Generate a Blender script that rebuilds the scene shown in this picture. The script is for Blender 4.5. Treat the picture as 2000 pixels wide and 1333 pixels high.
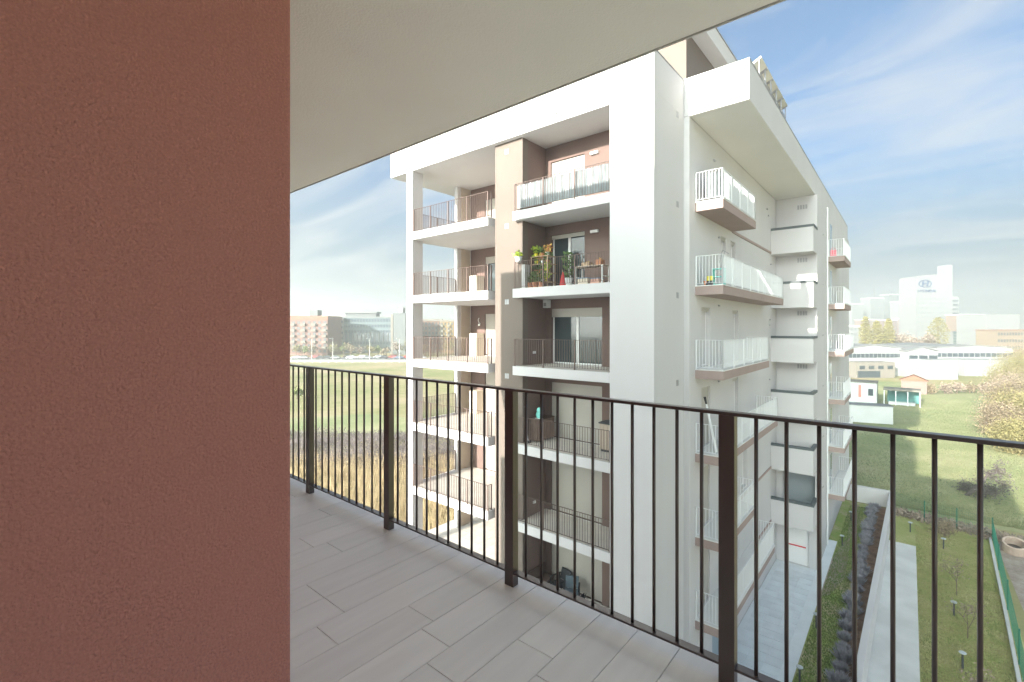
import bpy, bmesh, math, random
from mathutils import Vector, Matrix

R = math.radians
random.seed(7)
scene = bpy.context.scene
for o in list(bpy.data.objects):
    bpy.data.objects.remove(o, do_unlink=True)
C = scene.collection

# ------------------------------------------------------------------ camera
YAW = 39.87
cam_d = bpy.data.cameras.new('camera')
cam = bpy.data.objects.new('camera', cam_d)
C.objects.link(cam)
cam.location = (0, 0, 13.5)
cam.rotation_euler = (R(90), 0, R(YAW))
cam_d.sensor_width = 36.0
cam_d.sensor_fit = 'HORIZONTAL'
cam_d.lens = 36.0 * 922.0 / 2000.0
cam_d.shift_y = -26.5 / 2000.0
cam_d.clip_start = 0.05
cam_d.clip_end = 6000
scene.camera = cam

# ------------------------------------------------------------------ sky, sun, exposure
SUN_EL = 17.1
SUN_DX = 0.075                     # the light travels (+0.07, 1, -0.31): from behind the balcony
world = bpy.data.worlds.new('World')
scene.world = world
world.use_nodes = True
wn, wl = world.node_tree.nodes, world.node_tree.links
wn.clear()
w_out = wn.new('ShaderNodeOutputWorld')
w_bg = wn.new('ShaderNodeBackground')
w_sky = wn.new('ShaderNodeTexSky')
w_sky.sky_type = 'NISHITA'
w_sky.sun_disc = False
w_sky.sun_elevation = R(SUN_EL)
w_sky.sun_rotation = R(180 + math.degrees(math.atan(SUN_DX)))
w_sky.altitude = 120
w_sky.air_density = 0.4
w_sky.dust_density = 10
w_sky.ozone_density = 3.0
w_bg.inputs['Strength'].default_value = 0.11
# thin cirrus: noise on the view direction projected to a high flat layer
w_tc = wn.new('ShaderNodeTexCoord')
w_sep = wn.new('ShaderNodeSeparateXYZ')
wl.new(w_tc.outputs['Generated'], w_sep.inputs[0])
w_zm = wn.new('ShaderNodeMath'); w_zm.operation = 'MAXIMUM'; w_zm.inputs[1].default_value = 0.03
wl.new(w_sep.outputs['Z'], w_zm.inputs[0])
w_za = wn.new('ShaderNodeMath'); w_za.operation = 'ADD'; w_za.inputs[1].default_value = 0.12
wl.new(w_zm.outputs[0], w_za.inputs[0])
w_dx = wn.new('ShaderNodeMath'); w_dx.operation = 'DIVIDE'
w_dy = wn.new('ShaderNodeMath'); w_dy.operation = 'DIVIDE'
wl.new(w_sep.outputs['X'], w_dx.inputs[0]); wl.new(w_za.outputs[0], w_dx.inputs[1])
wl.new(w_sep.outputs['Y'], w_dy.inputs[0]); wl.new(w_za.outputs[0], w_dy.inputs[1])
w_cb = wn.new('ShaderNodeCombineXYZ')
wl.new(w_dx.outputs[0], w_cb.inputs['X']); wl.new(w_dy.outputs[0], w_cb.inputs['Y'])
w_mp = wn.new('ShaderNodeMapping')
w_mp.inputs['Rotation'].default_value = (0, 0, R(28))
w_mp.inputs['Scale'].default_value = (0.6, 1.45, 1)
wl.new(w_cb.outputs[0], w_mp.inputs['Vector'])
w_nz = wn.new('ShaderNodeTexNoise')
w_nz.inputs['Scale'].default_value = 1.25
w_nz.inputs['Detail'].default_value = 9
w_nz.inputs['Roughness'].default_value = 0.58
w_nz.inputs['Distortion'].default_value = 0.9
wl.new(w_mp.outputs[0], w_nz.inputs['Vector'])
w_rp = wn.new('ShaderNodeValToRGB')
w_rp.color_ramp.elements[0].position = 0.44
w_rp.color_ramp.elements[0].color = (0.03, 0.03, 0.03, 1)
w_rp.color_ramp.elements[1].position = 0.70
w_rp.color_ramp.elements[1].color = (0.80, 0.80, 0.80, 1)
wl.new(w_nz.outputs['Fac'], w_rp.inputs['Fac'])
w_mix = wn.new('ShaderNodeMix'); w_mix.data_type = 'RGBA'
wl.new(w_rp.outputs['Color'], w_mix.inputs['Factor'])
w_hue = wn.new('ShaderNodeMix'); w_hue.data_type = 'RGBA'; w_hue.blend_type = 'MULTIPLY'
w_hue.inputs['Factor'].default_value = 1.0
w_hue.inputs['B'].default_value = (0.82, 1.0, 0.87, 1)
wl.new(w_sky.outputs['Color'], w_hue.inputs['A'])
wl.new(w_hue.outputs['Result'], w_mix.inputs['A'])
w_mix.inputs['B'].default_value = (1.5,1.56,1.56,1)
w_tint = wn.new('ShaderNodeMix'); w_tint.data_type = 'RGBA'; w_tint.blend_type = 'MULTIPLY'
w_tint.inputs['Factor'].default_value = 1.0
w_tint.inputs['B'].default_value = (0.955, 0.955, 0.985, 1)        # camera white balance: slightly teal
# low haze veil: towards the horizon the sky turns into an even pale layer all round
w_vr = wn.new('ShaderNodeMapRange'); w_vr.interpolation_type = 'SMOOTHSTEP'
w_vr.inputs['From Min'].default_value = 0.0; w_vr.inputs['From Max'].default_value = 0.34
w_vr.inputs['To Min'].default_value = 0.93; w_vr.inputs['To Max'].default_value = 0.0
wl.new(w_sep.outputs['Z'], w_vr.inputs['Value'])
w_veil = wn.new('ShaderNodeMix'); w_veil.data_type = 'RGBA'
wl.new(w_vr.outputs[0], w_veil.inputs['Factor'])
wl.new(w_mix.outputs['Result'], w_veil.inputs['A'])
w_vc = wn.new('ShaderNodeValToRGB')
w_vc.color_ramp.interpolation = 'EASE'
w_vc.color_ramp.elements[0].position = 0.0; w_vc.color_ramp.elements[0].color = (1.02, 1.05, 1.03, 1)
w_vc.color_ramp.elements[1].position = 0.16; w_vc.color_ramp.elements[1].color = (0.50, 0.76, 0.84, 1)
wl.new(w_sep.outputs['Z'], w_vc.inputs['Fac'])
w_vm = wn.new('ShaderNodeMix'); w_vm.data_type = 'RGBA'        # the same wisps cross the low sky
wl.new(w_rp.outputs['Color'], w_vm.inputs['Factor'])
wl.new(w_vc.outputs['Color'], w_vm.inputs['A'])
w_vm.inputs['B'].default_value = (1.18, 1.25, 1.25, 1)
wl.new(w_vm.outputs['Result'], w_veil.inputs['B'])
wl.new(w_veil.outputs['Result'], w_tint.inputs['A'])
wl.new(w_tint.outputs['Result'], w_bg.inputs['Color'])
wl.new(w_bg.outputs[0], w_out.inputs[0])

sun_d = bpy.data.lights.new('sun', 'SUN')
sun = bpy.data.objects.new('sun', sun_d)
C.objects.link(sun)
sun_dir = Vector((SUN_DX, 1.0, -math.tan(R(SUN_EL)) * math.hypot(1, SUN_DX)))
sun.rotation_euler = sun_dir.to_track_quat('-Z', 'Y').to_euler()
sun.location = (0, -40, 60)
sun_d.energy = 3.6
sun_d.angle = R(0.5)
sun_d.color = (1.0, 0.93, 0.84)

vs = scene.view_settings
vs.view_transform = 'Standard'
vs.look = 'None'
vs.gamma = 1.0
vs.use_curve_mapping = False
vs.exposure = 2.35
scene.cycles.volume_bounces = 2
scene.cycles.max_bounces = 10
scene.cycles.diffuse_bounces = 6

# ------------------------------------------------------------------ materials
MATS = {}
def lin(c):
    return tuple(((x/255.0)/12.92 if x/255.0 <= 0.04045 else (((x/255.0)+0.055)/1.055)**2.4) for x in c)

def mat(name, col, rough=0.8, var=0.0, vscale=1.0, bump=0.0, bscale=60.0, spec=0.3, metal=0.0,
        col2=None, stretch=(1, 1, 1), rnd=0.0, detail=6, trans=0.0, bdist=0.01, thr=(0.35, 0.65)):
    """procedural principled material; col/col2 linear base colours blended by world-space noise"""
    if name in MATS:
        return MATS[name]
    m = bpy.data.materials.new(name)
    m.use_nodes = True
    n, l = m.node_tree.nodes, m.node_tree.links
    p = n['Principled BSDF']
    p.inputs['Roughness'].default_value = rough
    p.inputs['Metallic'].default_value = metal
    p.inputs['Specular IOR Level'].default_value = spec
    if trans:
        p.inputs['Transmission Weight'].default_value = trans
    p.inputs['Base Color'].default_value = (*col, 1)
    geo = n.new('ShaderNodeNewGeometry')
    vec = geo.outputs['Position']
    if stretch != (1, 1, 1):
        mp = n.new('ShaderNodeMapping'); mp.inputs['Scale'].default_value = stretch
        l.new(vec, mp.inputs['Vector']); vec = mp.outputs[0]
    out = None
    if var or col2:
        if col2 is None:
            col2 = tuple(min(1, max(0, x * (1 - var))) for x in col)
        nz = n.new('ShaderNodeTexNoise')
        nz.inputs['Scale'].default_value = vscale
        nz.inputs['Detail'].default_value = detail
        l.new(vec, nz.inputs['Vector'])
        rp = n.new('ShaderNodeValToRGB')
        rp.color_ramp.elements[0].position = thr[0]; rp.color_ramp.elements[0].color = (*col2, 1)
        rp.color_ramp.elements[1].position = thr[1]; rp.color_ramp.elements[1].color = (*col, 1)
        l.new(nz.outputs['Fac'], rp.inputs['Fac'])
        out = rp.outputs['Color']
    if rnd:
        oi = n.new('ShaderNodeObjectInfo')
        mr = n.new('ShaderNodeMapRange')
        mr.inputs['To Min'].default_value = 1 - rnd; mr.inputs['To Max'].default_value = 1 + rnd * 0.4
        l.new(oi.outputs['Random'], mr.inputs['Value'])
        mx = n.new('ShaderNodeMix'); mx.data_type = 'RGBA'; mx.blend_type = 'MULTIPLY'
        mx.inputs['Factor'].default_value = 1
        if out is None: mx.inputs['A'].default_value = (*col, 1)
        else: l.new(out, mx.inputs['A'])
        cc = n.new('ShaderNodeCombineColor')
        for k in range(3): l.new(mr.outputs[0], cc.inputs[k])
        l.new(cc.outputs[0], mx.inputs['B'])
        out = mx.outputs['Result']
    if out is not None:
        l.new(out, p.inputs['Base Color'])
    if bump:
        bn = n.new('ShaderNodeTexNoise')
        bn.inputs['Scale'].default_value = bscale
        bn.inputs['Detail'].default_value = 4
        l.new(vec, bn.inputs['Vector'])
        bp = n.new('ShaderNodeBump')
        bp.inputs['Strength'].default_value = bump
        bp.inputs['Distance'].default_value = bdist
        l.new(bn.outputs['Fac'], bp.inputs['Height'])
        l.new(bp.outputs[0], p.inputs['Normal'])
    MATS[name] = m
    return m

white = mat('white_render', (0.57, 0.555, 0.555), 0.9, var=0.05, vscale=0.5, bump=0.25, bscale=90, stretch=(1, 1, 0.35))
soffit = mat('soffit_render', (0.72, 0.71, 0.685), 0.9, var=0.04, vscale=0.7, bump=0.3, bscale=70)
ceilm = mat('ceiling_render', (0.90, 0.88, 0.845), 0.92, var=0.05, vscale=1.1, bump=0.55, bscale=120, bdist=0.006)
redbrown = mat('red_brown_render', (0.54, 0.235, 0.203), 0.95, var=0.14, vscale=170, bump=0.9, bscale=140, bdist=0.014, detail=3)
taupe = mat('taupe_render', (0.165, 0.136, 0.117), 0.9, var=0.06, vscale=0.8, bump=0.3, bscale=80)
brown = mat('brown_render', (0.175, 0.122, 0.106), 0.9, var=0.08, vscale=0.9, bump=0.3, bscale=80)
slabbrown = mat('slab_edge_brown', (0.36, 0.275, 0.25), 0.85, var=0.08, vscale=1.2, bump=0.2, bscale=60)
metal_brown = mat('brown_painted_steel', (0.052, 0.030, 0.027), 0.32, spec=0.9, var=0.15, vscale=9, bump=0.05, bscale=300)
metal_brown2 = mat('brown_balcony_steel', (0.13, 0.088, 0.075), 0.5, spec=0.4)
metal_white = mat('white_painted_steel', (0.74, 0.75, 0.75), 0.5, spec=0.4)
metal_grey = mat('grey_metal', (0.33, 0.33, 0.34), 0.45, spec=0.5, metal=0.4)
darkgrey = mat('dark_grey', (0.06, 0.065, 0.07), 0.6)
grout = mat('grout', (0.34, 0.32, 0.30), 0.95)
tile = mat('wood_look_tile', (0.84, 0.80, 0.755), 0.45, col2=(0.795, 0.755, 0.71), vscale=3.0, stretch=(7, 0.7, 1),
           rnd=0.06, bump=0.05, bscale=40, spec=0.45, detail=8)
terrace_tile = mat('terrace_tile', (0.66, 0.61, 0.55), 0.6, var=0.1, vscale=2, rnd=0.08)
shutter = mat('shutter_beige', (0.45, 0.425, 0.385), 0.6, rnd=0.04)
frame_w = mat('window_frame_white', (0.80, 0.80, 0.79), 0.4)
glass = mat('window_glass', (0.045, 0.06, 0.065), 0.04, spec=0.9)
glass_curtain = mat('window_glass_curtained', (0.26, 0.32, 0.33), 0.08, spec=0.9)

# ------------------------------------------------------------------ mesh helpers
class MB:
    def __init__(s): s.v = []; s.f = []
    def box(s, x0, x1, y0, y1, z0, z1):
        b = len(s.v)
        s.v += [(x0, y0, z0), (x1, y0, z0), (x1, y1, z0), (x0, y1, z0), (x0, y0, z1), (x1, y0, z1), (x1, y1, z1), (x0, y1, z1)]
        s.f += [(b, b+3, b+2, b+1), (b+4, b+5, b+6, b+7), (b, b+1, b+5, b+4), (b+1, b+2, b+6, b+5), (b+2, b+3, b+7, b+6), (b+3, b, b+4, b+7)]
        return s
    def prism(s, poly, z0, z1):
        b = len(s.v); n = len(poly)
        s.v += [(x, y, z0) for x, y in poly] + [(x, y, z1) for x, y in poly]
        s.f.append(tuple(b + i for i in reversed(range(n)))); s.f.append(tuple(b + n + i for i in range(n)))
        for i in range(n):
            j = (i + 1) % n
            s.f.append((b + i, b + j, b + n + j, b + n + i))
        return s
    def cyl(s, p0, p1, r0, r1=None, n=8, cap=True):
        if r1 is None: r1 = r0
        p0, p1 = Vector(p0), Vector(p1)
        d = (p1 - p0)
        if d.length < 1e-6: return s
        d.normalize()
        a = d.cross(Vector((0, 0, 1)) if abs(d.z) < 0.9 else Vector((1, 0, 0))).normalized(); c = d.cross(a)
        b = len(s.v)
        for p, r in ((p0, r0), (p1, r1)):
            for i in range(n):
                t = 2 * math.pi * i / n
                q = p + a * (r * math.cos(t)) + c * (r * math.sin(t))
                s.v.append(tuple(q))
        for i in range(n):
            j = (i + 1) % n
            s.f.append((b + i, b + n + i, b + n + j, b + j))
        if cap:
            s.f.append(tuple(b + i for i in range(n))); s.f.append(tuple(b + n + i for i in reversed(range(n))))
        return s
    def tube(s, pts, r, n=6):
        for i in range(len(pts) - 1): s.cyl(pts[i], pts[i+1], r, r, n)
        return s
    def lathe(s, prof, cx=0, cy=0, n=14):
        b = len(s.v); m = len(prof)
        for r, z in prof:
            for i in range(n):
                t = 2 * math.pi * i / n
                s.v.append((cx + r * math.cos(t), cy + r * math.sin(t), z))
        for k in range(m - 1):
            for i in range(n):
                j = (i + 1) % n
                s.f.append((b + k*n + i, b + k*n + j, b + (k+1)*n + j, b + (k+1)*n + i))
        s.f.append(tuple(b + i for i in reversed(range(n)))); s.f.append(tuple(b + (m-1)*n + i for i in range(n)))
        return s
    def quad(s, a, b_, c, d):
        b = len(s.v); s.v += [tuple(a), tuple(b_), tuple(c), tuple(d)]; s.f.append((b, b+1, b+2, b+3)); return s
    def tri(s, a, b_, c):
        b = len(s.v); s.v += [tuple(a), tuple(b_), tuple(c)]; s.f.append((b, b+1, b+2)); return s
    def mesh(s, name, m, off=(0, 0, 0)):
        me = bpy.data.meshes.new(name)
        ox, oy, oz = off
        me.from_pydata([(x-ox, y-oy, z-oz) for x, y, z in s.v], [], s.f)
        me.update()
        if m: me.materials.append(m)
        return me
    def build(s, name, m, parent=None, bevel=0.0, smooth=False):
        off = wloc(parent)
        me = s.mesh(name, m, off)
        o = bpy.data.objects.new(name, me)
        C.objects.link(o)
        if parent: o.parent = parent
        if bevel:
            bv = o.modifiers.new('edge', 'BEVEL'); bv.width = bevel; bv.segments = 2; bv.limit_method = 'ANGLE'
        if smooth:
            for p in me.polygons: p.use_smooth = True
        return o

def wloc(o):
    v = Vector((0, 0, 0))
    while o: v += o.location; o = o.parent
    return v

def place(name, me, loc, parent=None, rz=0.0, mats=None):
    """an object that shares mesh data, at a world place"""
    o = bpy.data.objects.new(name, me); C.objects.link(o)
    off = wloc(parent)
    if parent: o.parent = parent
    o.location = Vector(loc) - off
    o.rotation_euler.z = rz
    return o

def tag(o, label, cat, group=None):
    o['label'] = label; o['category'] = cat
    if group: o['group'] = group
    return o

def thing(name, label, cat, loc=(0, 0, 0), group=None):
    o = bpy.data.objects.new(name, None); C.objects.link(o)
    o.location = loc; o.empty_display_size = 0.3
    return tag(o, label, cat, group)

def struct(o):
    o['kind'] = 'structure'; return o

def box(name, m, parent, *a, bevel=0.0):
    return MB().box(*a).build(name, m, parent, bevel)

# ------------------------------------------------------------------ our own building: wall, floor, ceiling
own = thing('apartment_building', 'apartment building with reddish brown textured wall carrying the plank tiled balcony', 'building', (-6, -6, 0))
GY = 2.14
wall = MB()
# rendered wall: a finely gridded corner so that the plaster grain shows on its edge
def plaster_wall():
    mb = MB()
    def h(a, b):
        return 0
    x1, y1 = -1.3, 0.61
    mb.box(-5.2, x1, -1.198, y1, 12.07, 14.778)
    return mb
plaster_wall().build('balcony_wall', redbrown, own, bevel=0.012)
box('balcony_slab', grout, own, -13.5, 2.4, -14, GY, 11.7, 12.050)
floor = [c for c in own.children if c.name.startswith("balcony_slab")][0]
tm = {}
def tile_mesh(w, l):
    k = (round(w, 3), round(l, 3))
    if k not in tm:
        e = 0.0015
        mb = MB(); mb.v = [(-w/2, -l/2, -.009), (w/2, -l/2, -.009), (w/2, l/2, -.009), (-w/2, l/2, -.009),
                           (-w/2, -l/2, -e), (w/2, -l/2, -e), (w/2, l/2, -e), (-w/2, l/2, -e),
                           (-w/2+e, -l/2+e, 0), (w/2-e, -l/2+e, 0), (w/2-e, l/2-e, 0), (-w/2+e, l/2-e, 0)]
        for a in (0, 4):
            for i in range(4):
                j = (i + 1) % 4
                mb.f.append((a+i, a+j, a+4+j, a+4+i))
        mb.f.append((8, 9, 10, 11))
        tm[k] = mb.mesh('floor_tile', tile)
    return tm[k]
# plank tiles run towards the railing; joint offsets per row as in the photo where they show
OFF = {-7: 1.69, -8: 1.32, -10: 1.53, -11: 1.14, -12: 1.29, -15: 1.63}
for i in range(-30, 9):
    xc = i * 0.2 + 0.1 + 0.02
    off = OFF.get(i, random.uniform(0.2, 1.35))
    y = off - 1.2 * 3
    while y < GY:
        a, b = max(y, -0.9), min(y + 1.2, GY - 0.004)
        if b - a > 0.05:
            place('floor_tile', tile_mesh(0.1972, b - a - 0.0028), (xc, (a + b) / 2, 12.060), floor)
        y += 1.2
box('ceiling_slab', ceilm, own, -13.5, 2.4, -14, 2.09, 14.78, 15.15, bevel=0.006)
box('ceiling_drip_edge', mat('drip_edge', (0.55, 0.54, 0.52), 0.5), own, -13.5, 2.4, 2.093, 2.100, 14.776, 14.83)
box('upper_storeys', white, own, -12.4, -4.6, -14, 2.0, 15.154, 22.2)
box('upper_storeys', white, own, -13.5, -12.404, -14, 2.0, 15.154, 19.5)
box('upper_storeys', white, own, -4.596, 2.4, -14, 2.0, 15.154, 17.0)
box('lower_storeys', white, own, -13.5, 2.4, -14, 2.1, 0, 11.696)
box('unseen_rear_bounce_wall', ceilm, own, -13.5, 2.4, -14, -1.2, 12.062, 14.778)  # unseen wall, kept near and pale to bounce light into the balcony

# railing of our balcony
rail = thing('balcony_railing', 'dark brown steel railing with round bars along the plank tiled balcony', 'railing', (-2.3, 2.03, 12.06))
RY = 2.03
px_ = [-0.555 + 1.145 * k for k in range(-6, 3)]
MB().box(px_[0]-0.03, px_[-1]+0.03, RY-0.0225, RY+0.0225, 13.146, 13.16).build('top_rail', metal_brown, rail, bevel=0.002)
MB().box(px_[0]+0.03, px_[-1]-0.03, RY-0.0225, RY+0.0225, 12.131, 12.141).build('bottom_rail', metal_brown, rail, bevel=0.002)
pm = MB().box(-0.030, 0.030, -0.0226, 0.0226, 0.0, 1.0855).mesh('post', metal_brown)
for x in px_:
    p = place('post', pm, (x, RY, 12.0605), rail)
bm_ = MB().cyl((0, 0, 0), (0, 0, 1.005), 0.0075, n=10).mesh('baluster', metal_brown)
for f in bm_.polygons: f.use_smooth = True
for a, b in zip(px_[:-1], px_[1:]):
    for k in range(1, 11):
        place('baluster', bm_, (a + (b - a) * k / 11.0, RY, 12.141), rail)
# ------------------------------------------------------------------ the opposite apartment building
opp = thing('apartment_building', 'white apartment building opposite with brown loggias and stacked side balconies', 'building', (-6.02, 14.1, 0))
FL = [18, 15, 12, 9, 6, 3]                # floor levels seen from the top storey down

def facade(name, m, parent, axis, p0, p1, a0, a1, z0, z1, holes):
    """wall slab between planes p0..p1 (axis 'y': wall runs along x; axis 'x': runs along y) with rectangular holes"""
    A = sorted({a0, a1, *[h[0] for h in holes], *[h[1] for h in holes]})
    Z = sorted({z0, z1, *[h[2] for h in holes], *[h[3] for h in holes]})
    mb = MB()
    for i in range(len(A) - 1):
        for j in range(len(Z) - 1):
            ca, cz = (A[i] + A[i+1]) / 2, (Z[j] + Z[j+1]) / 2
            if any(h[0] < ca < h[1] and h[2] < cz < h[3] for h in holes): continue
            if axis == 'y': mb.box(A[i], A[i+1], p0, p1, Z[j], Z[j+1])
            else: mb.box(p0, p1, A[i], A[i+1], Z[j], Z[j+1])
    return mb.build(name, m, parent)

def slat_sheet(mb, a0, a1, p, z0, z1, axis, pitch=0.05, d=0.012, sgn=-1):
    z = z0
    while z < z1 - 0.01:
        t = min(z + pitch - 0.008, z1)
        if axis == 'y': mb.box(a0, a1, min(p, p + sgn * d), max(p, p + sgn * d), z, t)
        else: mb.box(min(p, p + sgn * d), max(p, p + sgn * d), a0, a1, z, t)
        z += pitch
    q = p - sgn * 0.004
    if axis == 'y': mb.box(a0, a1, min(p, q), max(p, q), z0, z1)
    else: mb.box(min(p, q), max(p, q), a0, a1, z0, z1)

def french_door(parent, axis, plane, a0, a1, z0, z1, drop, leaves=2, gm=None, sgn=-1):
    """glazed door in an opening: frame, panes, roller shutter lowered by drop metres. sgn: outward direction along the wall normal"""
    P = lambda k: plane - sgn * k            # k metres behind the facade plane
    def b(mb, u0, u1, k0, k1, w0, w1):
        q0, q1 = sorted((P(k0), P(k1)))
        if axis == 'y': mb.box(u0, u1, q0, q1, w0, w1)
        else: mb.box(q0, q1, u0, u1, w0, w1)
    fr = MB(); t = 0.06
    b(fr, a0, a0 + t, 0.16, 0.23, z0, z1); b(fr, a1 - t, a1, 0.16, 0.23, z0, z1)
    b(fr, a0 + t, a1 - t, 0.16, 0.23, z1 - t, z1); b(fr, a0 + t, a1 - t, 0.16, 0.23, z0, z0 + t)
    w = (a1 - a0 - 2 * t) / leaves
    for k in range(1, leaves):
        x = a0 + t + w * k
        b(fr, x - 0.055, x + 0.055, 0.155, 0.225, z0 + t, z1 - t)
    win = fr.build('window', frame_w, parent)
    for k in range(leaves):
        x0 = a0 + t + w * k + (0.055 if k else 0); x1 = a0 + t + w * (k + 1) - (0.055 if k < leaves - 1 else 0)
        pb = MB(); b(pb, x0 + 0.002, x1 - 0.002, 0.185, 0.20, z0 + t, z1 - t)
        pb.build('pane', (gm or glass), win)
    bk = MB(); b(bk, a0 - 0.1, a1 + 0.1, 0.32, 0.34, z0 - 0.05, z1 + 0.1)
    bk.build('reveal_back', darkgrey, win)
    if drop > 0.02:
        sb = MB(); slat_sheet(sb, a0 + 0.004, a1 - 0.004, P(0.075), max(z0, z1 - drop), z1, axis, sgn=sgn)
        sb.build('roller_shutter', shutter, parent)
    sl = MB(); b(sl, a0 + 0.003, a1 - 0.003, -0.02, 0.16, z0 - 0.03, z0 - 0.002)
    sl.build('door_sill', soffit, win)
    return win

_bal = {}
def bal_mesh(r, h, m):
    k = (r, h, m.name)
    if k not in _bal:
        _bal[k] = MB().box(-r, r, -r, r, 0, h).mesh('baluster', m)
    return _bal[k]

def loggia_railing(parent, pts, z, m, h=1.05, single=True, step=0.105, posts=True, post_gap=1.2):
    """railing along a polyline of (x, y); rails joined, posts and balusters as pieces"""
    rm = MB()
    for (ax, ay), (bx, by) in zip(pts[:-1], pts[1:]):
        w = 0.02
        if abs(ax - bx) > abs(ay - by):
            lo, hi = min(ax, bx), max(ax, bx)
            rm.box(lo, hi, ay - w, ay + w, z + h - 0.012, z + h); rm.box(lo, hi, ay - w, ay + w, z + 0.07, z + 0.08)
        else:
            lo, hi = min(ay, by), max(ay, by)
            rm.box(ax - w, ax + w, lo + w + 0.001, hi - w - 0.001, z + h - 0.012, z + h); rm.box(ax - w, ax + w, lo + w + 0.001, hi - w - 0.001, z + 0.07, z + 0.08)
    rl = rm.build('railing', m, parent)
    joined = MB()
    post = MB().box(-0.022, 0.022, -0.019, 0.019, 0, h - 0.013).mesh('post', m) if posts else None
    for (ax, ay), (bx, by) in zip(pts[:-1], pts[1:]):
        L = math.hypot(bx - ax, by - ay)
        n = max(1, round(L / post_gap))
        for i in range(n + 1):
            t = i / n
            if posts: place('post', post, (ax + (bx - ax) * t, ay + (by - ay) * t, z + 0.001), rl)
            if i < n:
                k = max(1, round(L / n / step))
                for j in range(1, k):
                    s_ = (i + j / k) / n
                    x, y = ax + (bx - ax) * s_, ay + (by - ay) * s_
                    if single: place('baluster', bal_mesh(0.0065, h - 0.093, m), (x, y, z + 0.0805), rl)
                    else: joined.box(x - 0.0075, x + 0.0075, y - 0.0075, y + 0.0075, z + 0.0805, z + h - 0.0125)
    if joined.v:
        o = joined.build('baluster', m, rl); o['kind'] = 'stuff'
    return rl

# --- front: fascia, columns, pier, end wall
YA = 14.1
MB().box(-19.62, -6.02, YA, 18.5, 20.9, 22.2).build('roof_fascia', white, opp, bevel=0.01)
MB().box(-7.55, -6.02, YA, 16.65, 0, 20.898).build('wall', white, opp)
MB().box(-18.36, -17.9, YA + 0.002, 14.72, 3.0, 20.899).build('column', white, opp, bevel=0.008)
MB().box(-18.32, -18.1, 17.2, 17.45, 3.0, 20.899).build('column', white, opp)
MB().box(-18.3, -18.08, 17.452, 18.15, 3.0, 20.899).build('wall', mat('cream_lit_taupe', (0.52, 0.45, 0.37), 0.9), opp)  # taupe wall given a cream colour in place of bounced light
MB().box(-12.88, -11.45, 14.35, 14.68, 0, 20.899).build('pier', taupe, opp)
MB().box(-12.86, -11.47, 14.682, 18.4, 0, 20.899).build('loggia_side_wall', brown, opp)
# rear walls of the loggias, with door openings per storey
WR = {18: (-11.2, -9.6), 15: (-11.2, -9.6), 12: (-11.2, -8.84), 9: (-11.2, -8.84), 6: (-11.2, -8.84), 3: (-11.2, -8.84)}
holes = [(WR[z][0], WR[z][1], z + 0.03, z + 2.26) for z in FL]
holes += [(-8.52, -7.75, 15.03, 17.26), (-8.52, -7.75, 18.03, 20.26)]
facade('loggia_rear_wall', brown, opp, 'y', 15.9, 16.25, -11.468, -7.0, 2.6, 20.899, holes)
DROP = {18: 2.2, 15: 0.16, 12: 0.34, 9: 2.2, 6: 2.2, 3: 2.2}
for z in FL:
    french_door(opp, 'y', 15.9, WR[z][0], WR[z][1], z + 0.03, z + 2.26, DROP[z], 2)
french_door(opp, 'y', 15.9, -8.52, -7.75, 15.03, 17.26, 1.7, 1)
french_door(opp, 'y', 15.9, -8.52, -7.75, 18.03, 20.26, 2.2, 1)
holesL = [(-17.02, -15.4, z + 0.03, z + 2.2) for z in FL[:5]]
facade('loggia_rear_wall', brown, opp, 'y', 18.15, 18.5, -18.07, -12.87, 5.6, 20.899, holesL)
for k, z in enumerate(FL[:5]):
    french_door(opp, 'y', 18.15, -17.02, -15.4, z + 0.03, z + 2.2, (2.1, 0.35, 2.1, 2.1, 2.1)[k], 2)
# slabs
for z in FL:
    MB().box(-11.75, -7.551, YA - 0.0, 15.898, z - 0.35, z).build('balcony_slab', white, opp, bevel=0.006)
    if z > 3:
        sb = MB().box(-17.899, -13.05, YA, 14.72, z - 0.35, z).box(-18.33, -12.882, 14.7202, 18.14, z - 0.35, z)
        sb.build('balcony_slab', white, opp)
    # tiled floors in the loggias
    MB().box(-11.44, -7.56, YA + 0.06, 15.88, z + 0.003, z + 0.014).build('tiled_floor', terrace_tile, opp)
    if z > 3:
        MB().box(-17.87, -13.1, YA + 0.06, 18.12, z + 0.003, z + 0.014).build('tiled_floor', terrace_tile, opp)
    r = loggia_railing(opp, [(-11.68, YA + 0.045), (-7.58, YA + 0.045)], z, metal_brown2, 1.06, single=z >= 6)
    MB().box(-11.70, -11.66, YA + 0.067, 14.34, z + 1.048, z + 1.06).build('railing_return', metal_brown2, r)
    if z > 3:
        loggia_railing(opp, [(-17.86, YA + 0.045), (-13.1, YA + 0.045), (-13.1, 14.36)], z, metal_brown2, 1.06, single=z >= 9)
        loggia_railing(opp, [(-18.25, 14.74), (-18.25, 17.18)], z, metal_brown2, 1.06, single=False)
# pier vents
vent = MB().box(-0.10, -0.01, -0.012, 0, 0, 0.2).box(0.01, 0.10, -0.012, 0, 0, 0.2).mesh('vent', metal_grey)
for z in (20.42, 17.45, 14.42, 11.46, 8.4, 5.45): place('vent', vent, (-12.25, 14.349, z), opp)
for z in (20.7, 17.62, 14.5, 11.5, 8.5): place('vent', vent, (-6.019, 16.05, z), opp, rz=R(90))
# overflow spouts in the fascia
for x in (-15.8, -9.66):
    MB().tube([(x, YA - 0.001, 21.2), (x, YA - 0.22, 21.18), (x, YA - 0.25, 21.10)], 0.028, 8).build('overflow_spout', metal_grey, opp)

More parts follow.
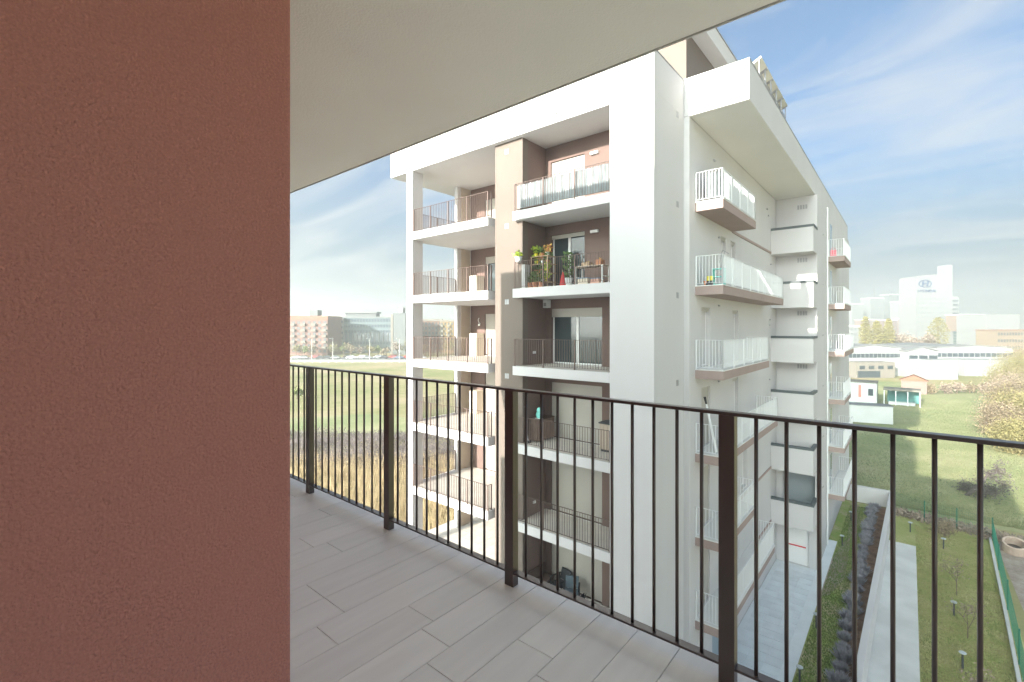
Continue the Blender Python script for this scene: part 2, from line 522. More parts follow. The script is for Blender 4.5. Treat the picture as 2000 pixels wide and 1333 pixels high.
# --- side facade: main wall with doors, string course, balconies
XB = -5.83
MB().box(-12.85, -6.0, 16.652, 31.0, 0, 20.899).build('core', white, opp)
hB = []
DB = {18: [], 15: [(20.3, 21.1), (21.7, 22.5)], 12: [(17.95, 18.95), (22.0, 22.95)], 9: [(17.95, 18.95), (22.0, 22.95)],
      6: [(18.0, 18.95), (23.5, 24.4)], 3: [(18.0, 18.95), (22.0, 22.95)], 0: []}
for z, l in DB.items():
    for a, b in l: hB.append((a, b, z + 0.03, z + 2.25))
hB.append((19.2, 21.4, 0.02, 2.3))
facade('side_wall', white, opp, 'x', -5.998, XB, 16.66, 30.99, 0, 20.904, hB)
for z, l in DB.items():
    for i, (a, b) in enumerate(l):
        french_door(opp, 'x', XB, a, b, z + 0.03, z + 2.25, 2.2 if z in (9, 6, 3) and i == 0 else 0.14, 1, glass_curtain, sgn=1)
MB().box(-5.985, -5.95, 19.2, 21.4, 0.02, 2.3).build('garage_door', mat('garage_door_grey', (0.30, 0.36, 0.40), 0.55), opp)
BAL = {18: 21.9, 15: 27.7, 12: 24.4, 9: 26.3, 6: 21.9, 3: 25.6}
XO = -4.87
Y0B = 17.25
for z in FL:
    y1 = BAL[z]
    MB().box(XB + 0.001, XO, Y0B, y1, z - 0.34, z - 0.03).build('balcony_slab', slabbrown, opp, bevel=0.006)
    MB().box(XB + 0.001, XO + 0.015, Y0B - 0.015, y1 + 0.01, z - 0.0295, z).build('balcony_floor', soffit, opp)
    loggia_railing(opp, [(XB + 0.03, Y0B + 0.04), (XO - 0.04, Y0B + 0.04), (XO - 0.04, y1 - 0.04), (XB + 0.03, y1 - 0.04)], z, metal_white, 1.06, single=False, post_gap=1.3)
MB().box(XB + 0.001, XB + 0.035, 21.95, 30.9, 17.62, 17.74).build('string_course', slabbrown, opp)
MB().box(XB + 0.001, XB + 0.035, 22.0, 30.9, 5.62, 5.74).build('string_course', slabbrown, opp)
MB().box(XB + 0.001, XB + 0.035, 25.7, 30.9, 2.62, 2.74).build('string_course', slabbrown, opp)

# --- projecting top storey box and roofline along the side
MB().box(-6.015, -3.9, 16.66, 50.0, 20.92, 22.2).build('top_storey_box', white, opp, bevel=0.01)
MB().box(-5.82, -3.91, 16.67, 30.99, 20.906, 20.9195).build('added_soffit_plate', mat('box_soffit_lightened', (0.80, 0.785, 0.765), 0.9, var=0.03, vscale=0.6), opp)  # added thin plate, paler than the box to brighten its shaded underside
MB().box(-18.3, -6.02, 18.502, 50.0, 20.9, 22.15).build('roof', soffit, opp)
MB().box(-4.0, -3.885, 16.64, 50.02, 22.202, 22.235).build('parapet_cap', metal_grey, opp)
MB().box(-6.1, -4.0, 16.64, 16.78, 22.202, 22.235).build('parapet_cap', soffit, opp)
MB().box(-6.14, -6.005, 14.08, 16.64, 22.202, 22.225).build('parapet_cap', metal_grey, opp)
# set-back penthouse with overhanging roof
MB().box(-13.0, -6.02, 16.9, 27.0, 22.16, 24.1).build('penthouse_wall', taupe, opp)
MB().box(-13.6, -5.5, 16.3, 27.6, 24.102, 24.75).build('penthouse_roof', white, opp, bevel=0.01)
MB().box(-13.62, -5.47, 16.27, 27.62, 24.752, 24.79).build('penthouse_roof_cap', metal_grey, opp)

# --- stair volume at the far end with projecting parapet balconies
facade('stair_wall', white, opp, 'y', 31.0, 31.6, -5.82, -3.8, 0, 20.904, [(-5.5, -3.9, 2.35, 5.2), (-5.35, -4.2, 0.02, 2.2)])
MB().box(-12.85, -3.8, 31.602, 50.0, 0, 20.919).build('stair_volume', white, opp)
MB().box(-5.5, -3.9, 31.56, 31.6, 2.36, 5.19).build('niche_back', mat('niche_grey', (0.30, 0.34, 0.36), 0.7), opp)
for z in FL:
    y0 = 29.6
    b = MB().box(-5.829, -3.8, y0, 30.998, z - 0.42, z - 0.1)
    b.build('balcony_slab', white, opp)
    p = MB().box(-5.829, -3.8, y0, y0 + 0.14, z - 0.0998, z + 0.898).box(-3.94, -3.8, y0 + 0.1402, 30.998, z - 0.0998, z + 0.898)
    p.build('parapet', white, opp)
    q = MB().box(-5.828, -3.775, y0 - 0.025, y0 + 0.16, z + 0.9, z + 1.03).box(-3.96, -3.775, y0 + 0.1602, 30.99, z + 0.9, z + 1.03)
    q.build('coping', mat('dark_coping', (0.10, 0.115, 0.12), 0.6), opp)  # dark band along the top of the parapet
    g = MB()
    for k in range(4): g.box(-4.75 + k * 0.13, -4.66 + k * 0.13, 30.97, 30.997, z + 2.18, z + 2.42)
    g.build('vent', metal_grey, opp)
door = MB().box(-5.33, -4.22, 31.12, 31.18, 0.03, 2.19).build('exit_door', frame_w, opp)
MB().cyl((-5.2, 31.09, 1.05), (-4.35, 31.09, 1.05), 0.035, n=8).build('push_bar', mat('push_bar_red', (0.65, 0.04, 0.05), 0.4), door)
# balconies of the stair volume's side
FB = {18: 40.2, 15: 40.2, 12: 42.5, 9: 40.2, 6: 42.0, 3: 42.0}
for z in FL:
    y1 = FB[z]
    MB().box(-3.799, -2.95, 35.8, y1, z - 0.34, z - 0.03).build('balcony_slab', slabbrown, opp)
    MB().box(-3.799, -2.935, 35.785, y1 + 0.01, z - 0.0295, z).build('balcony_floor', soffit, opp)
    loggia_railing(opp, [(-3.77, 35.84), (-2.99, 35.84), (-2.99, y1 - 0.04), (-3.77, y1 - 0.04)], z, metal_white, 1.06, single=False, step=0.12, post_gap=1.4)
    MB().box(-3.799, -3.77, 36.6, 37.5, z + 0.03, z + 2.2).build('balcony_door', glass_curtain, opp)
    MB().box(-3.799, -3.775, 33.2, 33.6, z + 1.0, z + 1.06).build('wall_bracket', metal_grey, opp)
MB().tube([(-3.74, 34.9, 0.1), (-3.74, 34.9, 20.9)], 0.045, 8).build('downpipe', metal_white, opp)

# solar panels on tilted frames on the box roof
for k in range(5):
    y = 18.7 + k * 0.98
    t = thing('solar_panel', ['tilted solar panel on the roof edge, first from the front corner', 'tilted solar panel on the roof edge, second from the front corner', 'tilted solar panel in the middle of the roof edge row', 'tilted solar panel on the roof edge, fourth from the front corner', 'tilted solar panel on the roof edge, last from the front corner'][k], 'solar panel', (-4.45, y + 0.45, 22.2), 'solar panels in a row on the roof edge')
    pn = MB(); pn.v = [(-5.3, y, 22.5), (-3.98, y, 23.2), (-3.98, y + 0.94, 23.2), (-5.3, y + 0.94, 22.5),
                       (-5.32, y, 22.54), (-4.0, y, 23.24), (-4.0, y + 0.94, 23.24), (-5.32, y + 0.94, 22.54)]
    pn.f = [(0, 1, 2, 3), (4, 7, 6, 5), (0, 4, 5, 1), (1, 5, 6, 2), (2, 6, 7, 3), (3, 7, 4, 0)]
    pn.build('panel', mat('panel_back_white', (0.62, 0.60, 0.55), 0.5), t)
    fr = MB()
    for yy in (y + 0.02, y + 0.90):
        fr.tube([(-4.06, yy, 22.2), (-4.06, yy, 23.1)], 0.022, 6)
        fr.tube([(-5.22, yy, 22.2), (-5.22, yy, 22.5)], 0.022, 6)
        fr.tube([(-5.3, yy, 22.475), (-3.98, yy, 23.175)], 0.022, 6)
    fr.tube([(-4.06, y, 22.7), (-4.06, y + 0.94, 22.7)], 0.02, 6)
    fr.build('frame', metal_grey, t)
# ------------------------------------------------------------------ ground, paths, garden
def sheet(name, m, poly, z):
    mb = MB(); mb.v = [(x, y, z) for x, y in poly]; mb.f = [tuple(range(len(poly)))]
    return mb.build(name, m)
def lbuild(mb, name, m, parent, smooth=False):
    me = mb.mesh(name, m); o = bpy.data.objects.new(name, me); C.objects.link(o); o.parent = parent
    if smooth:
        for p in me.polygons: p.use_smooth = True
    return o

def ground_mat(name, cols, scale, bump, bscale, fine=6.0):
    """three-colour patchy ground: large patches plus fine mottling"""
    m = bpy.data.materials.new(name); m.use_nodes = True
    n, l = m.node_tree.nodes, m.node_tree.links
    p = n['Principled BSDF']; p.inputs['Roughness'].default_value = 0.95; p.inputs['Specular IOR Level'].default_value = 0.15
    g = n.new('ShaderNodeNewGeometry')
    a = n.new('ShaderNodeTexNoise'); a.inputs['Scale'].default_value = scale; a.inputs['Detail'].default_value = 7; a.inputs['Roughness'].default_value = 0.6
    b = n.new('ShaderNodeTexNoise'); b.inputs['Scale'].default_value = fine; b.inputs['Detail'].default_value = 8; b.inputs['Roughness'].default_value = 0.65
    l.new(g.outputs['Position'], a.inputs['Vector']); l.new(g.outputs['Position'], b.inputs['Vector'])
    r = n.new('ShaderNodeValToRGB'); e = r.color_ramp.elements
    e[0].position = 0.36; e[0].color = (*cols[0], 1); e[1].position = 0.64; e[1].color = (*cols[2], 1)
    k = e.new(0.5); k.color = (*cols[1], 1)
    ad = n.new('ShaderNodeMath'); ad.operation = 'MULTIPLY_ADD'; ad.inputs[1].default_value = 0.45
    l.new(b.outputs['Fac'], ad.inputs[0])
    sb = n.new('ShaderNodeMath'); sb.operation = 'MULTIPLY_ADD'; sb.inputs[1].default_value = 0.75; sb.inputs[2].default_value = -0.1
    l.new(a.outputs['Fac'], sb.inputs[0]); l.new(sb.outputs[0], ad.inputs[2])
    l.new(ad.outputs[0], r.inputs['Fac'])
    l.new(r.outputs['Color'], p.inputs['Base Color'])
    bp = n.new('ShaderNodeBump'); bp.inputs['Strength'].default_value = bump; bp.inputs['Distance'].default_value = 0.08
    c = n.new('ShaderNodeTexNoise'); c.inputs['Scale'].default_value = bscale; c.inputs['Detail'].default_value = 5
    l.new(g.outputs['Position'], c.inputs['Vector']); l.new(c.outputs['Fac'], bp.inputs['Height']); l.new(bp.outputs[0], p.inputs['Normal'])
    MATS[name] = m
    return m

field = ground_mat('field_grass', [(0.188, 0.217, 0.079), (0.303, 0.275, 0.138), (0.398, 0.318, 0.202)], 0.06, 0.5, 4, 0.5)
meadow = ground_mat('meadow_grass', [(0.20, 0.25, 0.115), (0.28, 0.295, 0.15), (0.38, 0.355, 0.21)], 0.12, 0.6, 9, 2.5)
lawn_m = ground_mat('lawn_grass', [(0.259, 0.309, 0.093), (0.359, 0.367, 0.144), (0.517, 0.453, 0.259)], 0.35, 0.8, 30, 9)
garden_m = ground_mat('garden_grass', [(0.198, 0.317, 0.066), (0.29, 0.356, 0.106), (0.502, 0.409, 0.29)], 0.45, 0.8, 30, 7)
soil_m = ground_mat('bare_soil', [(0.24, 0.19, 0.155), (0.32, 0.265, 0.225), (0.40, 0.35, 0.30)], 0.7, 1.0, 12, 5)
bark_m = ground_mat('bark_mulch', [(0.19, 0.115, 0.08), (0.28, 0.175, 0.125), (0.37, 0.25, 0.19)], 2.0, 1.0, 35, 14)
paving = mat('path_paving', (0.70, 0.74, 0.76), 0.8, var=0.10, vscale=1.2, bump=0.2, bscale=30)
concrete = mat('concrete', (0.62, 0.62, 0.60), 0.85, var=0.16, vscale=0.7, bump=0.2, bscale=20)
asphalt = mat('asphalt', (0.30, 0.30, 0.30), 0.9, var=0.15, vscale=0.3)

struct(sheet('ground', field, [(-1290, -1290), (1290, -1290), (1290, 1290), (-1290, 1290)], -0.02))
struct(sheet('courtyard', concrete, [(-60, -40), (40, -40), (40, 2.0), (-5.64, 2.0), (-5.64, 14.0), (-60, 14.0)], 0.001))  # unseen pale paving, added to bounce light up to the balcony ceiling
struct(sheet('meadow', meadow, [(-60, 45.2), (9.0, 45.2), (12.0, 90), (22, 150), (-30, 150), (-60, 90)], -0.008))
struct(sheet('soil', soil_m, [(4.25, 2.0), (9.5, 2.0), (9.0, 36), (6.6, 43.5), (4.3, 42.4)], -0.004))
struct(sheet('path', paving, [(-5.82, 2.0), (-3.34, 2.0), (-3.34, 36.0), (-3.79, 36.0), (-3.79, 31.0), (-5.82, 31.0)], 0.004))
struct(sheet('garden_strip', garden_m, [(-3.33, 2.0), (-2.25, 2.0), (-2.0, 45.0), (-3.78, 45.0), (-3.78, 36.01), (-3.33, 36.01)], 0.003))
struct(sheet('soil_patch', soil_m, [(-3.33, 28.0), (-2.95, 28.6), (-2.55, 31.0), (-2.6, 33.5), (-2.75, 37.0), (-2.5, 41.0), (-2.75, 44.5), (-3.1, 44.0), (-2.95, 37.0), (-3.33, 33.0)], 0.007))
struct(sheet('mulch_bed', bark_m, [(-2.249, 2.0), (-1.50, 2.0), (-0.98, 44.9), (-1.999, 44.9)], 0.006))
struct(sheet('lawn', lawn_m, [(0.33, 2.0), (3.1, 2.0), (4.2, 42.6), (-0.62, 45.0), (-0.68, 38.2), (0.46, 38.2)], 0.004))
# paving joints are real grooves: slabs on the path
pt = MB().box(-0.292, 0.292, -0.292, 0.292, 0, 0.012).mesh('paving_slab', mat('paving_slab', (0.68, 0.725, 0.75), 0.8, var=0.10, vscale=2.0, rnd=0.07, bump=0.15, bscale=40))
pth = bpy.data.objects['path']
for i in range(3):
    for j in range(26):
        y = 15.4 + j * 0.6
        if y < 30.7: place('paving_slab', pt, (-5.3 + i * 0.6 + (0.0), y, 0.0045), pth)
for j in range(26):
    y = 15.4 + j * 0.6
    if y < 30.7: place('paving_slab', pt, (-3.66 + 0.16, y, 0.0045), pth) if False else None

# retaining wall along the garden, slightly skewed to the building
def skew(y): return -0.96 - (45.6 - y) * 0.0192
gw = thing('garden_wall', 'low white concrete wall with a square far corner along the planted strip', 'wall', (-1.2, 30, 0))
MB().prism([(skew(2.0), 2.0), (skew(2.0) + 0.25, 2.0), (skew(45.6) + 0.25, 45.6), (skew(45.6), 45.6)], 0, 1.2).build('wall', white, gw, bevel=0.01)
MB().box(-3.6, -0.961, 45.2, 45.598, 0, 1.199).build('wall', white, gw)
cs = MB().prism([(skew(2.0) + 0.252, 2.0), (0.32, 2.0), (0.455, 38.19), (skew(38.19) + 0.252, 38.19)], 0.002, 0.05)
tag(cs.build('concrete_strip', concrete, None), 'long flat pale concrete strip between white garden wall and lawn', 'concrete strip')
del_ = None

# garden lamps
def lamp_mesh():
    return (MB().cyl((0, 0, 0), (0, 0, 0.62), 0.035, n=10).mesh('post', darkgrey),
            MB().lathe([(0.03, 0.60), (0.11, 0.615), (0.12, 0.64), (0.115, 0.66), (0.03, 0.672)], n=16).mesh('lamp_head', mat('lamp_head_sky_sheen', (0.42, 0.46, 0.48), 0.35, spec=0.6)))  # pale blue-grey head colour stands in for the reflected sky
lm, lh = lamp_mesh()
LAMPS = [((-3.1, 20.7), 'garden lamp in shaded grass beside the path, the first of the wall-side row'),
         ((-3.1, 25.0), 'dark garden lamp with flat head standing beside paved path near lavender shrubs'),
         ((-3.04, 35.44), 'dark garden lamp on the grass tongue beside the stair volume'),
         ((-2.96, 40.43), 'dark garden lamp beside the sandy track behind the stair volume'),
         ((-2.98, 45.0), 'dark garden lamp standing before the far corner of the low white wall'),
         ((0.2, 40.72), 'dark garden lamp on lawn just past the end of the concrete strip'),
         ((1.74, 38.91), 'dark garden lamp on lawn in front of the round pale shrub'),
         ((1.71, 30.23), 'dark garden lamp in mid lawn between two leafless saplings'),
         ((1.71, 25.74), 'dark garden lamp on lawn beside the sandy bare spot')]
for (x, y), lb in LAMPS:
    t = thing('garden_lamp', lb, 'garden lamp', (x, y, 0.004), 'low garden lamps')
    if y == 45.0: t.location = (-2.98, 44.6, 0.004)
    place('post', lm, t.location, t); place('lamp_head', lh, t.location, t)

# leaf helpers
def leaf(mb, p, size, up=0.5, rnd=random):
    d = Vector((rnd.uniform(-1, 1), rnd.uniform(-1, 1), rnd.uniform(-0.4, 1))).normalized()
    a = d.cross(Vector((rnd.uniform(-1, 1), rnd.uniform(-1, 1), rnd.uniform(-1, 1)))).normalized()
    p = Vector(p); s = size * rnd.uniform(0.6, 1.3)
    mb.quad(p - a * s * 0.3, p + d * s * 0.5 - a * s * 0.28, p + d * s, p + d * s * 0.5 + a * s * 0.3)

lav_leaf = mat('lavender_leaf', (0.42, 0.40, 0.47), 0.9, col2=(0.28, 0.29, 0.30), vscale=9)
lav_meshes = []
for k in range(4):
    rr = random.Random(k + 3); mb = MB()
    for i in range(330):
        t = rr.uniform(0, 6.283); q = rr.random() ** 0.5; e = rr.uniform(0.1, 1.0)
        b = Vector((math.cos(t) * q * 0.16, math.sin(t) * q * 0.16, 0.02))
        tip = Vector((math.cos(t) * q * rr.uniform(0.3, 0.5), math.sin(t) * q * rr.uniform(0.3, 0.5), rr.uniform(0.3, 0.55) * (1.05 - q * 0.35)))
        sd = Vector((-math.sin(t + rr.uniform(-1, 1)), math.cos(t), 0.1)).normalized() * 0.018
        mid = b.lerp(tip, 0.6)
        mb.quad(b - sd * 0.4, mid - sd, tip, mid + sd)
    lav_meshes.append(mb.mesh('lavender_shrub', lav_leaf))
for k in range(34):
    y = 16.5 + k * 0.83 + random.uniform(-0.15, 0.15)
    x = -1.98 + (y - 20) * 0.003 + random.uniform(-0.12, 0.12)
    o = place('lavender_shrub', lav_meshes[k % 4], (x, y, 0.0), None, random.uniform(0, 6.28))
    s_ = random.uniform(0.85, 1.25); o.scale = (s_, s_, s_)
    tag(o, 'grey lavender shrub in the brown mulch bed beside the white garden wall', 'shrub', 'lavender shrubs in a row')

# grass tufts on lawn and garden strip: uncountable
def tufts(name, label, m, n, region, h, seed):
    rr = random.Random(seed); mb = MB()
    for i in range(n):
        x, y = region(rr)
        for b in range(3):
            t = rr.uniform(0, 6.28); hh = h * rr.uniform(0.5, 1.3)
            mb.tri((x + math.cos(t) * 0.012, y + math.sin(t) * 0.012, 0.003), (x - math.cos(t) * 0.012, y - math.sin(t) * 0.012, 0.003),
                   (x + rr.uniform(-1, 1) * hh * 0.5, y + rr.uniform(-1, 1) * hh * 0.5, hh))
    o = mb.build(name, m); o['kind'] = 'stuff'; tag(o, label, 'grass')
    return o
grass_a = mat('grass_blade', (0.25, 0.29, 0.10), 0.8, col2=(0.38, 0.34, 0.17), vscale=1.2)
tufts('grass', 'short green lawn grass between concrete strip and green fence', grass_a, 26000,
      lambda r: (r.uniform(0.45, 3.6), r.uniform(19, 42.4)), 0.07, 1)
tufts('grass', 'patchy bright green grass between paved path and mulch bed', mat('grass_blade_green', (0.15, 0.235, 0.055), 0.8, col2=(0.22, 0.25, 0.085), vscale=1.5), 9000,
      lambda r: (r.uniform(-3.28, -2.3), r.uniform(18, 44)), 0.08, 2)

tufts('grass', 'rough green meadow grass beyond the lawn fence', mat('meadow_blade', (0.17, 0.205, 0.09), 0.85, col2=(0.27, 0.265, 0.14), vscale=0.35), 30000,
      lambda r: (r.uniform(-6, 9), 46 + 75 * r.random() ** 2.3), 0.13, 3)
# green wire fence with concrete kerb
green_m = mat('green_coated_wire', (0.02, 0.15, 0.10), 0.5)
fence = thing('wire_fence', 'green wire mesh fence on a pale kerb along the lawn and the bare soil', 'fence', (4.1, 35, 0))
def fence_run(pts, h):
    w = MB()
    for (ax, ay), (bx, by) in zip(pts[:-1], pts[1:]):
        L = math.hypot(bx - ax, by - ay); dx, dy = (bx - ax) / L, (by - ay) / L
        for k in range(8): 
            z = 0.1 + (h - 0.15) * k / 7
            w.cyl((ax, ay, z), (bx, by, z), 0.004, n=4, cap=False)
        k = 0.0
        while k < L:
            w.cyl((ax + dx * k, ay + dy * k, 0.1), (ax + dx * k, ay + dy * k, h - 0.05), 0.003, n=3, cap=False); k += 0.1
    o = w.build('wire_mesh', green_m, fence); o['kind'] = 'stuff'
side = [(4.20, 42.5), (3.95, 37.5), (3.72, 32.5), (3.47, 27.5), (3.2, 22.5), (2.95, 17.5)]
back = [(-0.85, 45.0), (0.97, 43.6), (2.59, 43.2), (4.20, 42.5)]
fence_run(side, 1.4); fence_run(back, 1.4)
fp = MB().cyl((0, 0, 0), (0, 0, 1.45), 0.03, n=8).mesh('post', green_m)
for x, y in side + back[:-1]: place('post', fp, (x, y, 0.0), fence)
kb = MB()
for (ax, ay), (bx, by) in zip(side[:-1], side[1:]):
    kb.prism([(ax - 0.17, ay), (bx - 0.17, by), (bx - 0.05, by), (ax - 0.05, ay)], 0, 0.16)
kb.build('kerb', concrete, fence)

# concrete pipe mouth in the soil
pp = thing('concrete_pipe', 'wide open concrete pipe ring tilted in bare soil beyond green fence', 'pipe', (4.95, 41.0, 0.1))
mb = MB(); n = 28
ring = [(0.52, 0.62), (0.43, 0.62), (0.43, -0.3), (0.52, -0.3)]
tlt = R(24)
def tilt(x, y, z): return (4.95 + x, 41.0 + y * math.cos(tlt) - z * math.sin(tlt), 0.12 + z * math.cos(tlt) + y * math.sin(tlt))
for (r, z) in ring:
    for i in range(n):
        t = 2 * math.pi * i / n; mb.v.append(tilt(r * math.cos(t), r * math.sin(t), z))
for k in range(4):
    for i in range(n):
        j = (i + 1) % n; a, b = k * n, ((k + 1) % 4) * n
        mb.f.append((a + i, a + j, b + j, b + i))
mb.build('pipe', mat('pipe_clay', (0.46, 0.36, 0.30), 0.85, var=0.2, vscale=4), pp)
mb = MB(); mb.v = [tilt(0.43 * math.cos(2 * math.pi * i / n), 0.43 * math.sin(2 * math.pi * i / n), 0.1) for i in range(n)]; mb.f = [tuple(range(n))]
mb.build('pipe_bed', mat('pipe_dark', (0.07, 0.055, 0.05), 0.9), pp)

# ---- trees
def tree(name, label, cat, loc, h, crown_r, leaf_m, n_leaf, leaf_size, group=None, trunk_m=None, spread=0.9, levels=4, seed=0, droop=0.0, base=0.3, lean=(0, 0), trunk_r=None):
    rr = random.Random(seed); t = thing(name, label, cat, loc, group)
    tb = MB(); tips = []
    def br(p, d, L, r, lv):
        q = p + d * L
        tb.cyl(p, q, r, r * 0.68, n=6 if lv < 2 else 4, cap=False)
        tips.append(q); tips.append(p.lerp(q, 0.6)) if lv > 1 else None
        if lv >= levels: return
        for k in range(3 if lv < 3 else 2):
            a = Vector((rr.uniform(-1, 1), rr.uniform(-1, 1), rr.uniform(-0.15 - droop, 0.8))).normalized()
            nd = (d * (1.0 - spread * 0.5) + a * spread).normalized()
            br(p.lerp(q, rr.uniform(0.6, 1.0)), nd, L * rr.uniform(0.55, 0.8), r * 0.6, lv + 1)
    o = Vector((0, 0, -0.05)); d0 = Vector((lean[0], lean[1], 1)).normalized()
    br(o, d0, h * base, trunk_r or (h * 0.028 + 0.03), 0)
    lbuild(tb, 'trunk', trunk_m or mat('bark_brown', (0.16, 0.12, 0.095), 0.9), t)
    if n_leaf:
        cb = MB()
        zmax = max(q.z for q in tips); k = h / max(zmax, 0.1)
        for i in range(n_leaf):
            q = rr.choice(tips)
            p = Vector((q.x + rr.gauss(0, crown_r * 0.16), q.y + rr.gauss(0, crown_r * 0.16), max(0.15, q.z + rr.gauss(0, crown_r * 0.16))))
            leaf(cb, p, leaf_size, rnd=rr)
        lbuild(cb, 'crown', leaf_m, t)
    return t

dry_leaf = mat('dry_golden_twigs', (0.29, 0.235, 0.155), 0.9, col2=(0.20, 0.155, 0.11), vscale=0.8)
gold_leaf = mat('golden_green_leaf', (0.27, 0.245, 0.11), 0.9, col2=(0.20, 0.17, 0.085), vscale=0.6)
green_leaf = mat('olive_leaf', (0.14, 0.19, 0.06), 0.85, col2=(0.20, 0.22, 0.08), vscale=1.5)
grey_twig = mat('grey_twigs', (0.20, 0.175, 0.155), 0.9, col2=(0.13, 0.115, 0.105), vscale=2)
brown_twig = mat('brown_twigs', (0.34, 0.27, 0.215), 0.9, col2=(0.24, 0.19, 0.155), vscale=1)

tree('fallen_tree', 'dead grey fallen tree with crooked branches lying on the meadow', 'tree', (3.7, 52.6, 0.0), 4.4, 1.5, mat('dead_twigs', (0.13, 0.115, 0.105), 0.9), 1500, 0.16,
     spread=1.1, levels=6, seed=5, base=0.34, droop=0.55, lean=(0.7, -0.2), trunk_r=0.17, trunk_m=mat('dead_wood', (0.105, 0.09, 0.082), 0.9))
tree('round_shrub', 'round pale leafless shrub beside the back fence of the lawn', 'shrub', (1.9, 41.3, 0.0), 1.5, 1.3, dry_leaf, 900, 0.12, spread=1.0, levels=4, seed=9, base=0.28)
tree('sapling', 'thin leafless sapling on lawn between the lamps', 'tree', (2.05, 28.4, 0), 1.8, 0.8, brown_twig, 140, 0.10, spread=0.6, levels=4, seed=11, base=0.4, trunk_r=0.022, group='leafless saplings on the lawn')
tree('sapling', 'thin leafless sapling on lawn near the far lamp', 'tree', (1.95, 32.6, 0), 1.9, 0.8, brown_twig, 140, 0.10, spread=0.6, levels=4, seed=12, base=0.4, trunk_r=0.022, group='leafless saplings on the lawn')
tree('sapling', 'thin leafless sapling by the sandy bare spot on the lawn', 'tree', (2.1, 22.9, 0), 1.7, 0.8, brown_twig, 140, 0.10, spread=0.6, levels=4, seed=13, base=0.4, trunk_r=0.022, group='leafless saplings on the lawn')
for i, (x, y, h, r, m, lb) in enumerate([
        (8.9, 73.5, 4.0, 3.0, gold_leaf, 'golden green bush at the fence end of the meadow hedge'),
        (9.6, 84, 5.0, 3.6, dry_leaf, 'broad dry golden shrub, second along the meadow hedge'),
        (11.6, 95, 5.6, 4.0, gold_leaf, 'yellow green shrub, third along the meadow hedge'),
        (12.6, 108, 6.2, 4.6, dry_leaf, 'tall dry golden shrub half way along the meadow hedge'),
        (14.6, 126, 6.2, 5.0, brown_twig, 'brown leafless shrub towards the factory end of the meadow hedge'),
        (16.5, 146, 6.0, 5.0, gold_leaf, 'yellow green shrub at the factory end of the meadow hedge'),
        (19.5, 158, 10.5, 6.0, gold_leaf, 'tall yellow green tree beside the right end of the white factory'),
        (22.5, 166, 14, 6.0, dry_leaf, 'tall bare pale tree rising beside the factory and the brown office'),
        (13.2, 88, 7.0, 4.6, gold_leaf, 'high golden shrub behind the second one of the meadow hedge'),
        (16.0, 104, 8.0, 5.2, dry_leaf, 'high dry shrub behind the middle of the meadow hedge'),
        (19.0, 124, 9.0, 5.6, gold_leaf, 'high yellow green shrub behind the brown leafless one')]):
    tree('hedge_shrub' if h < 10 else 'tree', lb, 'shrub' if h < 10 else 'tree', (x, y, 0), h, r * 1.5, m, 14000, 0.19, spread=0.95, levels=5, seed=20 + i, base=0.25, group='shrubs and trees along the meadow edge')

# low dry brush along the back fence: uncountable
rr = random.Random(77); mb = MB()
for i in range(2600):
    x = rr.uniform(-0.6, 7.5); y = 44.0 - x * 0.22 + rr.gauss(0, 0.35)
    leaf(mb, (x, y, rr.uniform(0.0, 0.35)), 0.22, rnd=rr)
o = mb.build('dry_brush', brown_twig); o['kind'] = 'stuff'; tag(o, 'low dry brown brush along the back fence of the lawn', 'brush')

# reeds and brambles left of the opposite building: uncountable
reed_m = mat('dry_reed', (0.52, 0.42, 0.255), 0.9, col2=(0.36, 0.27, 0.16), vscale=1.4)
rr = random.Random(42); mb = MB()
SR, CR = math.cos(R(YAW)), math.sin(R(YAW))
def cam_xy(lat, fwd): return (-fwd * CR + lat * SR, fwd * SR + lat * CR)
for i in range(15000):
    f = rr.uniform(27, 47); u = rr.uniform(-0.52, -0.02); x, y = cam_xy(u * f, f)
    if x > -19.4 and y > 12: continue
    if y < 14.5: continue
    h = rr.uniform(0.7, 1.9) * (1.25 if rr.random() < 0.12 else 0.85); t = rr.uniform(0, 6.28); w = 0.017
    top = Vector((x + rr.gauss(0, 0.3), y + rr.gauss(0, 0.3), h))
    dx, dy = math.cos(t) * w, math.sin(t) * w
    mb.tri((x - dx, y - dy, 0), (x + dx, y + dy, 0), top)
    if rr.random() < 0.5:
        q = Vector((x, y, 0)).lerp(top, rr.uniform(0.4, 0.8)); e = Vector((rr.uniform(-0.35, 0.35), rr.uniform(-0.35, 0.35), rr.uniform(0.05, 0.4)))
        mb.tri(q, q + Vector((0, 0, 0.03)), q + e)
o = mb.build('dry_reeds', reed_m); o['kind'] = 'stuff'; tag(o, 'tall dry golden reeds beside the opposite apartment building', 'reeds')
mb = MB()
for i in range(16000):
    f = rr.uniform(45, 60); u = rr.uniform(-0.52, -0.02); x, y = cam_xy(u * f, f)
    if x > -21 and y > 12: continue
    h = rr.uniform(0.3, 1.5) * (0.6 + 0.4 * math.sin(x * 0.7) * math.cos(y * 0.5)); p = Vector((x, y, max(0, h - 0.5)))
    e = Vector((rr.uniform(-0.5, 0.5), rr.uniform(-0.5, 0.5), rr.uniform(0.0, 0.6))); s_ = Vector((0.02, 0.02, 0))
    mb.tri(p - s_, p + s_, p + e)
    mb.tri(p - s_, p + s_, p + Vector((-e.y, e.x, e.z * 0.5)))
o = mb.build('brambles', mat('bramble_shadow_twig', (0.185, 0.155, 0.15), 0.9, col2=(0.11, 0.095, 0.095), vscale=0.5)); o['kind'] = 'stuff'; tag(o, 'dark leafless brambles doubling as cast shadow between the reeds and the shadow-green grass', 'brambles')  # brambles, which with the greener grass also stand in for a cast shadow
